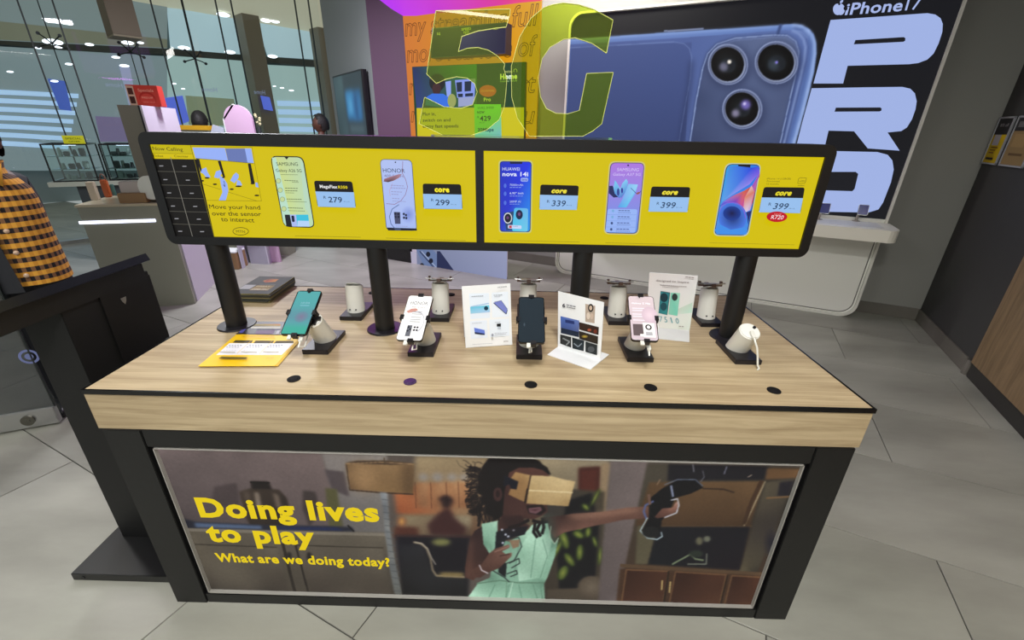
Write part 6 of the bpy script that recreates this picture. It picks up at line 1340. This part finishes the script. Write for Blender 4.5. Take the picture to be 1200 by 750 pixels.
mpoly('soffit_band', [(-40, 22), (0, 25), (196, 46), (196, 56), (0, 46.5), (-40, 43)], .03, mat('olive_band', (112, 116, 100), .6, emit=.5), parent=t, d=.025)  # emission stands in for light falling on the band
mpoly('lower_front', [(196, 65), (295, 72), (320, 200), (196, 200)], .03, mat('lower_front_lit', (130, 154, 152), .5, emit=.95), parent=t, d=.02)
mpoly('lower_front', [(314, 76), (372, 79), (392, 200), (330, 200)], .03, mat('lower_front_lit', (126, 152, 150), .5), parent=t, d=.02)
mpoly('lower_front', [(-40, 52), (196, 66), (196, 200), (-40, 200)], .03, mat('lower_front_grey', (104, 120, 124), .5, emit=.85), parent=t, d=.016)  # grey front given a glow to brighten it
M_sl = mat('glowing_shelf', (150, 182, 214), .4, emit=.9)
for k in range(7):
    y = 106+k*10; mpoly('lit_shelf', [(-20, y-2), (20, y), (92-k*2, y+4), (92-k*2, y+9), (20, y+5.5), (-20, y+4)], .25, M_sl, parent=t, d=.05)
for k in range(4):
    y = 118+k*10; mpoly('lit_shelf', [(325+k, y), (380, y+1.5), (382, y+7), (326+k, y+6)], .25, M_sl, parent=t, d=.05)
M_bs = mat('blue_video_screen', (80, 100, 200), .3, emit=.75)
mpoly('video_screen', [(184, 116), (214, 112), (222, 142), (202, 150), (188, 142)], .05, M_bs, parent=t, d=.08)
mpoly('video_screen', [(56, 92), (76, 95), (84, 130), (70, 128)], .05, mat('blue_video_screen_dim', (70, 100, 190), .3, emit=.5), parent=t, d=.08)
mpoly('video_screen', [(306, 112), (316, 114), (320, 130), (310, 128)], .05, M_bs, parent=t, d=.9)
mpoly('green_poster', [(218, 112), (274, 116), (280, 148), (222, 146)], .05, mat('olive_poster', (112, 124, 100), .5, emit=.7), parent=t, d=.08)
mpoly('purple_poster', [(112, 136), (152, 138), (160, 166), (118, 166)], .05, mat('purple_poster', (110, 102, 136), .5, emit=.6), parent=t, d=.08)
mpoly('lit_doorway', [(140, 76), (152, 78), (166, 150), (158, 150)], .05, mat('pale_blue_lit', (150, 160, 190), .5, emit=.5), parent=t, d=.07)
# mall columns, ceiling
for lab_, px in (('brown-grey mall column in the middle of the storefront view', [(283.5, 17), (298, 20), (315, 66), (330, 160), (345, 235), (323, 235), (309, 155), (292, 66)]), ('brown-grey mall column next to the pale grey wall', [(368, 22), (379, 24), (398, 157), (404, 200), (386, 200), (378, 120)])):
    Fp = frame(FO-gnn*.8, gu, Z, -gnn); xs_ = [ (Fp.inverted() @ on(x, y, Fp.translation, gnn)).x for x, y in px]; 
    P0 = (Fp.inverted() @ on(px[1][0]-7, 60, Fp.translation, gnn)).x
    xa = (Fp.inverted() @ on(px[0][0]+8, 60, Fp.translation, gnn)).x; xb = (Fp.inverted() @ on(px[0][0]+27 if px[0][0] < 300 else 384, 60, Fp.translation, gnn)).x
    o = finish('mall_column', BX((xa, 0, 0), (xb, .45, 5.5), frame(FO-gnn*.8, gu, gnn, Z)), mat('taupe_column', (128, 118, 102), .5, noise=.08, nscale=1)); tag(o, lab_, 'column')
cz = (MF.inverted() @ on(200, 9, FO, gnn)).z
struct(finish('ceiling_mall', BX((-14, -4.4, cz), (14, .3, cz+.2), MF), mat('beige_soffit', (178, 176, 152), .7, emit=.6)))  # soffit glow added to help light the mall
# brown box hanging at top (bulkhead) and downlights
M_dl = mat('downlight_glow', (235, 245, 255), .3, emit=2.2)
DLS = [(62, 49, .13), (105, 52, .06), (150, 50, .09), (165, 50, .05), (216, 56, .1), (270, 61, .1), (262, 17, .12), (312, 24, .10), (323, 25, .09), (320, 66, .1), (69, 55, .05), (136, 67, .06), (146, 77, .07), (45, 56, .04), (81, 75, .05), (64, 95, .05), (12, 84, .04), (204, 98, .04), (322, 101, .03), (331, 103, .04), (342, 106, .05), (215, 104, .03)]
def dl_label(x, y):
    rows = (('highest row above the front', 0, 30), ('row along the dark slab', 30, 72), ('lower scatter over the shelves', 72, 200))
    for nm, a0, a1 in rows:
        if a0 <= y < a1:
            xs_ = sorted(d[0] for d in DLS if a0 <= d[1] < a1); k = xs_.index(x); od = ('leftmost', 'second', 'third', 'fourth', 'fifth', 'sixth', 'seventh', 'eighth', 'ninth', 'tenth', 'eleventh', 'twelfth')
            return 'white downlight across the mall, %s from the left in the %s' % (od[k] if k else 'first', nm)
for i, (x, y, r) in enumerate(DLS):
    Fp = frame(FO-gnn*.62, gu, Z, -gnn); q = Fp.inverted() @ on(x, y, Fp.translation, gnn)
    bm = bmesh.new(); c_ = Fp @ Vector((q.x, q.y, 0)); m_ = prism([(r*1.1*cos(2*pi*k/16), r*.35*sin(2*pi*k/16)) for k in range(16)], frame(c_, gu, Z, -gnn), -.05, .0)
    o = finish('downlight', m_, M_dl); tag(o, dl_label(x, y), 'downlight', 'downlights across the mall')
c_ = onz(137, 15, 3.3) if False else on(136, 10, gO-gnn*1.0, gnn)
t = thing('hanging_sign_box', 'brown box sign hanging from the ceiling inside the glass front', 'sign', c_)
Fb = frame(c_, gu, gnn, Z); finish('box', BX((-.12, -.1, -.28), (.16, .25, .7), Fb, .004), mat('brown_box', (104, 92, 74), .6), t); finish('lid', BX((-.12, -.1, -.30), (.16, .25, -.281), Fb), mat('light_brown_lid', (134, 124, 102), .6), t)

# ================================================================== PEOPLE
def skin_mesh(joints, edges, name, mats, parent, matfn, levels=1):
    me = bpy.data.meshes.new(name); me.from_pydata([j[:3] for j in joints], edges, []); o = bpy.data.objects.new(name, me); COL.objects.link(o)
    md = o.modifiers.new('s', 'SKIN'); md.use_smooth_shade = True
    for i, j in enumerate(joints): me.skin_vertices[0].data[i].radius = (j[3], j[4] if len(j) > 4 else j[3])
    me.skin_vertices[0].data[0].use_root = True
    o.modifiers.new('u', 'SUBSURF').levels = levels
    dg = bpy.context.evaluated_depsgraph_get(); dg.update(); m2 = bpy.data.meshes.new_from_object(o.evaluated_get(dg)); bpy.data.objects.remove(o); bpy.data.meshes.remove(me)
    m2.materials.clear(); [m2.materials.append(m) for m in mats]
    for p in m2.polygons: p.material_index = matfn(p.center); p.use_smooth = True
    m2.name = name; ob = bpy.data.objects.new(name, m2); COL.objects.link(ob); ob.parent = parent; return ob
def head_mesh(cz_, parent, seg=20, rings=14):
    """egg-shaped head with brow, nose and chin looking towards -Y"""
    bm = bmesh.new(); bmesh.ops.create_uvsphere(bm, u_segments=seg, v_segments=rings, radius=1)
    for v in bm.verts:
        x, y, z = v.co; sx_, sy_ = .076, .098
        if z < 0: sx_ *= 1+z*.32; sy_ *= 1+z*.16
        X, Y, ZZ = x*sx_, y*sy_, z*.118
        if y < -.6 and abs(x) < .3: 
            if -.35 < z < .12: Y -= .018*(1-abs(x)/.3)*(1-abs(z+.12)/.26 if abs(z+.12) < .26 else 0)
            if abs(z+.45) < .12: Y -= .005
        if y < -.5 and .12 < abs(x) < .5 and .05 < z < .25: Y += .008
        v.co = (X, Y, ZZ+cz_)
    for s in (-1, 1): bmesh.ops.create_uvsphere(bm, u_segments=8, v_segments=6, radius=1, matrix=Matrix.Translation((s*.078, .005, cz_-.005)) @ Matrix.Diagonal((.012, .02, .032, 1)))
    o = finish_local('head', bm, M_skin, parent)
    bm = bmesh.new()
    for s in (-1, 1): bmesh.ops.create_uvsphere(bm, u_segments=8, v_segments=6, radius=.011, matrix=Matrix.Translation((s*.03, -.083, cz_+.014)))
    finish_local('eyes', bm, mat('eye_white', (60, 50, 46), .2), parent)
    bm = bmesh.new(); bmesh.ops.create_uvsphere(bm, u_segments=10, v_segments=6, radius=1, matrix=Matrix.Translation((0, -.088, cz_-.056)) @ Matrix.Diagonal((.024, .010, .009, 1))); finish_local('mouth', bm, mat('lips', (100, 52, 48), .5), parent)
    bm = bmesh.new(); bmesh.ops.create_uvsphere(bm, u_segments=18, v_segments=12, radius=1)
    bmesh.ops.delete(bm, geom=[v for v in bm.verts if v.co.z < (-.1 if v.co.y < .1 else -.7) or (v.co.y < -.45 and v.co.z < .62)], context='VERTS')
    for v in bm.verts:
        v.co = Vector((v.co.x*.094, v.co.y*.116+.006, v.co.z*.142+cz_)); v.co += Vector((random.uniform(-1, 1), random.uniform(-1, 1), random.uniform(-1, 1)))*.006
    finish_local('hair', bm, M_hair, parent)
def finish_local(name, bm, m, parent):
    me = bpy.data.meshes.new(name); bm.to_mesh(me); bm.free(); me.materials.append(m)
    for p in me.polygons: p.use_smooth = True
    o = bpy.data.objects.new(name, me); COL.objects.link(o); o.parent = parent; return o
def person(loc, rz, label, top, legs, H=1.72, group=None, back=False):
    t = thing('person', label, 'person', loc, group, rz); s = H/1.72
    J = [(0, 0, .96, .15, .11), (0, 0, 1.12, .13, .10), (0, .01, 1.30, .16, .115), (0, .01, 1.42, .12, .09), (0, 0, 1.49, .052, .05), (0, 0, 1.56, .05, .05)]
    E = [(0, 1), (1, 2), (2, 3), (3, 4), (4, 5)]
    for sd in (-1, 1):
        b = len(J); J += [(sd*.09, 0, .88, .085), (sd*.10, -.01, .50, .058), (sd*.105, .01, .28, .052), (sd*.105, .02, .09, .036), (sd*.11, -.06, .035, .036, .03), (sd*.115, -.14, .025, .03, .02)]
        E += [(0, b), (b, b+1), (b+1, b+2), (b+2, b+3), (b+3, b+4), (b+4, b+5)]
        b = len(J); J += [(sd*.17, .01, 1.41, .06), (sd*.225, .02, 1.28, .05), (sd*.25, .02, 1.12, .04), (sd*.25, -.06, .92, .03), (sd*.25, -.09, .85, .026, .018), (sd*.25, -.11, .79, .024, .014)]
        E += [(3, b), (b, b+1), (b+1, b+2), (b+2, b+3), (b+3, b+4), (b+4, b+5)]
        for k in range(4):
            f = len(J); ox = (k-1.5)*.014; J += [(sd*.25, -.115+ox, .765, .008), (sd*.25-sd*.008, -.118+ox*1.1, .725, .007)]; E += [(b+5, f), (f, f+1)]
        f = len(J); J += [(sd*.23, -.13, .82, .009), (sd*.215, -.14, .785, .008)]; E += [(b+4, f), (f, f+1)]
    if back:                                # arms folded behind the back
        def mv(j):
            x, y, z = j[:3]
            if abs(x) > .16 and z > .7: 
                k = min(1, (1.41-z)/.3) if z < 1.41 else 0; sg_ = 1 if x > 0 else -1
                return (sg_*(min(abs(x), .20)*.5-.04*max(0, (1.15-z)/.4)), y+.06+.13*k+ (.06 if z < 1.0 else 0), z+(.1 if z < 1.0 else 0))+tuple(j[3:])
            return j
        J = [mv(j) for j in J]; J[2] = (0, .01, 1.30, .13, .10); J[3] = (0, .01, 1.41, .085, .07)
    J = [tuple([v*s for v in j[:3]])+tuple(j[3:]) for j in J]
    def mf(c):
        if c.z < .08*s: return 3
        if c.z < .98*s and abs(c.x) < .2: return 2
        if (abs(c.x) > .2 and c.z < .86*s) or c.z > 1.47*s: return 0
        return 1
    body = skin_mesh(J, E, 'body', [M_skin, top, legs, M_rubber], t, mf)
    head_mesh(1.63*s, t)
    return t
dist = lambda x, y, h: CPOS + ray(x, y)*(h/math.hypot(ray(x, y).x, ray(x, y).y))
M_dc = mat('dark_clothes', (30, 32, 38), .8)
p = dist(197, 150, 6.2); t1 = person((p.x, p.y, 0), -3.5, 'person in dark clothes whose black hair shows left of the yellow desk', M_dc, M_dc, 1.66)
p = dist(236, 148, 7.4); person((p.x, p.y, 0), 3.3, 'person with short curly black hair behind the yellow desk', mat('teal_top', (60, 80, 84), .8), M_dc, 1.70)
p = dist(375, 145, 7.2); person((p.x, p.y, 0), -1.3, 'person in a dark jacket seen in profile beside the television', mat('dark_jacket', (40, 42, 48), .8), M_dc, 1.70)

# near person in the checked shirt, left edge
def gingham():
    m = bpy.data.materials.new('gingham_cloth'); m.use_nodes = True; nt = m.node_tree; b = nt.nodes['Principled BSDF']; b.inputs['Roughness'].default_value = .85
    uv = nt.nodes.new('ShaderNodeUVMap'); sp = nt.nodes.new('ShaderNodeSeparateXYZ'); nt.links.new(uv.outputs[0], sp.inputs[0])
    def stripe(sock, f, ph=0):
        a_ = nt.nodes.new('ShaderNodeMath'); a_.operation = 'MULTIPLY_ADD'; a_.inputs[1].default_value = f; a_.inputs[2].default_value = ph; nt.links.new(sock, a_.inputs[0])
        fr = nt.nodes.new('ShaderNodeMath'); fr.operation = 'FRACT'; nt.links.new(a_.outputs[0], fr.inputs[0])
        g = nt.nodes.new('ShaderNodeMath'); g.operation = 'GREATER_THAN'; g.inputs[1].default_value = .5; nt.links.new(fr.outputs[0], g.inputs[0]); return g.outputs[0]
    sv, su_ = stripe(sp.outputs[1], 20), stripe(sp.outputs[0], 27)
    m1 = nt.nodes.new('ShaderNodeMix'); m1.data_type = 'RGBA'; m1.inputs[6].default_value = L((120, 84, 54)); m1.inputs[7].default_value = L((26, 20, 24)); nt.links.new(su_, m1.inputs[0])
    m3 = nt.nodes.new('ShaderNodeMix'); m3.data_type = 'RGBA'; m3.inputs[6].default_value = L((220, 160, 56)); m3.inputs[7].default_value = L((200, 138, 44)); nt.links.new(su_, m3.inputs[0])
    m2 = nt.nodes.new('ShaderNodeMix'); m2.data_type = 'RGBA'; nt.links.new(sv, m2.inputs[0]); nt.links.new(m3.outputs[2], m2.inputs[6]); nt.links.new(m1.outputs[2], m2.inputs[7])
    nt.links.new(m2.outputs[2], b.inputs['Base Color']); return m
M_gh = gingham()
def loft(rings, name, m, parent, vlen):
    """rings: list of (centre, rx, ry, z-tilt) ; writes UVs in metres"""
    bm = bmesh.new(); uvl = bm.loops.layers.uv.new('UVMap'); seg = 40; R_ = []
    for (cx, cy, cz2, rx, ry) in rings:
        R_.append([bm.verts.new((cx+rx*cos(2*pi*i/seg), cy+ry*sin(2*pi*i/seg)+.006*sin(6*pi*i/seg+cz2*9), cz2)) for i in range(seg)])
    for k in range(len(R_)-1):
        for i in range(seg):
            j = (i+1) % seg; f = bm.faces.new((R_[k][i], R_[k][j], R_[k+1][j], R_[k+1][i])); f.smooth = True
            per = 1.05
            for lp, (u, v) in zip(f.loops, ((i, k), (i+1, k), (i+1, k+1), (i, k+1))): lp[uvl].uv = (u/seg*per, rings[v][2])
    me = bpy.data.meshes.new(name); bm.to_mesh(me); bm.free(); me.materials.append(m); o = bpy.data.objects.new(name, me); COL.objects.link(o); o.parent = parent; return o
pp = dist(-6, 223, 3.45)
t = person((pp.x, pp.y, 0), radians(42), 'person in a yellow and black checked shirt standing at the left edge', M_dc, M_dc, 1.58, back=True)
prof = [(z_*.955, rx*.86, ry*.92) for z_, rx, ry in [(.84, .185, .16), (.90, .182, .158), (.98, .178, .155), (1.08, .174, .152), (1.2, .170, .15), (1.28, .165, .146), (1.34, .150, .134), (1.385, .115, .112), (1.41, .082, .092), (1.44, .074, .084), (1.475, .082, .094)]]
loft([(0, .01 if z_ > 1.35 else 0, z_, rx, ry) for z_, rx, ry in prof], 'shirt', M_gh, t, 1)
# collar points and open front flap (the shirt hangs open on the dark side)
bm = bmesh.new()
for s_ in (-1, 1): prism([(s_*.004, 1.335), (s_*.075, 1.405), (s_*.06, 1.34), (s_*.05, 1.295)], frame(Vector((0, -.118, 0)), Vector((1, 0, 0)), Z, Vector((0, -1, 0))), 0, .004, bm)
for v in bm.verts: pass
finish_local('collar', bm, M_gh, t)
bm = bmesh.new(); seg = 16
for k in range(6):
    z0_, z1_ = .78+k*.07, .78+(k+1)*.07
    for i in range(seg):
        def P_(ii, z_):
            lim = -pi/2-.12-(z_-.78)*.35; a0 = lim-(1-(z_-.78)/.42)*1.3*(ii/seg); return (.20*cos(a0), .178*sin(a0), z_)
        f = bm.faces.new([bm.verts.new(P_(i, z0_)), bm.verts.new(P_(i+1, z0_)), bm.verts.new(P_(i+1, z1_)), bm.verts.new(P_(i, z1_))])
finish_local('dark_undershirt', bm, M_dc, t)
bm = bmesh.new(); uvl = None
bm.free()
for z_ in (.86, .98, 1.09, 1.20, 1.30):
    ry = .141 if z_ > 1.1 else .149
    if z_ > 1.25: ry = .128
    finish_local('button', CY((.0, -ry-.002, z_), (.0, -ry-.007, z_), .011, seg=14), mat('pearl_button', (206, 176, 150), .3), t)
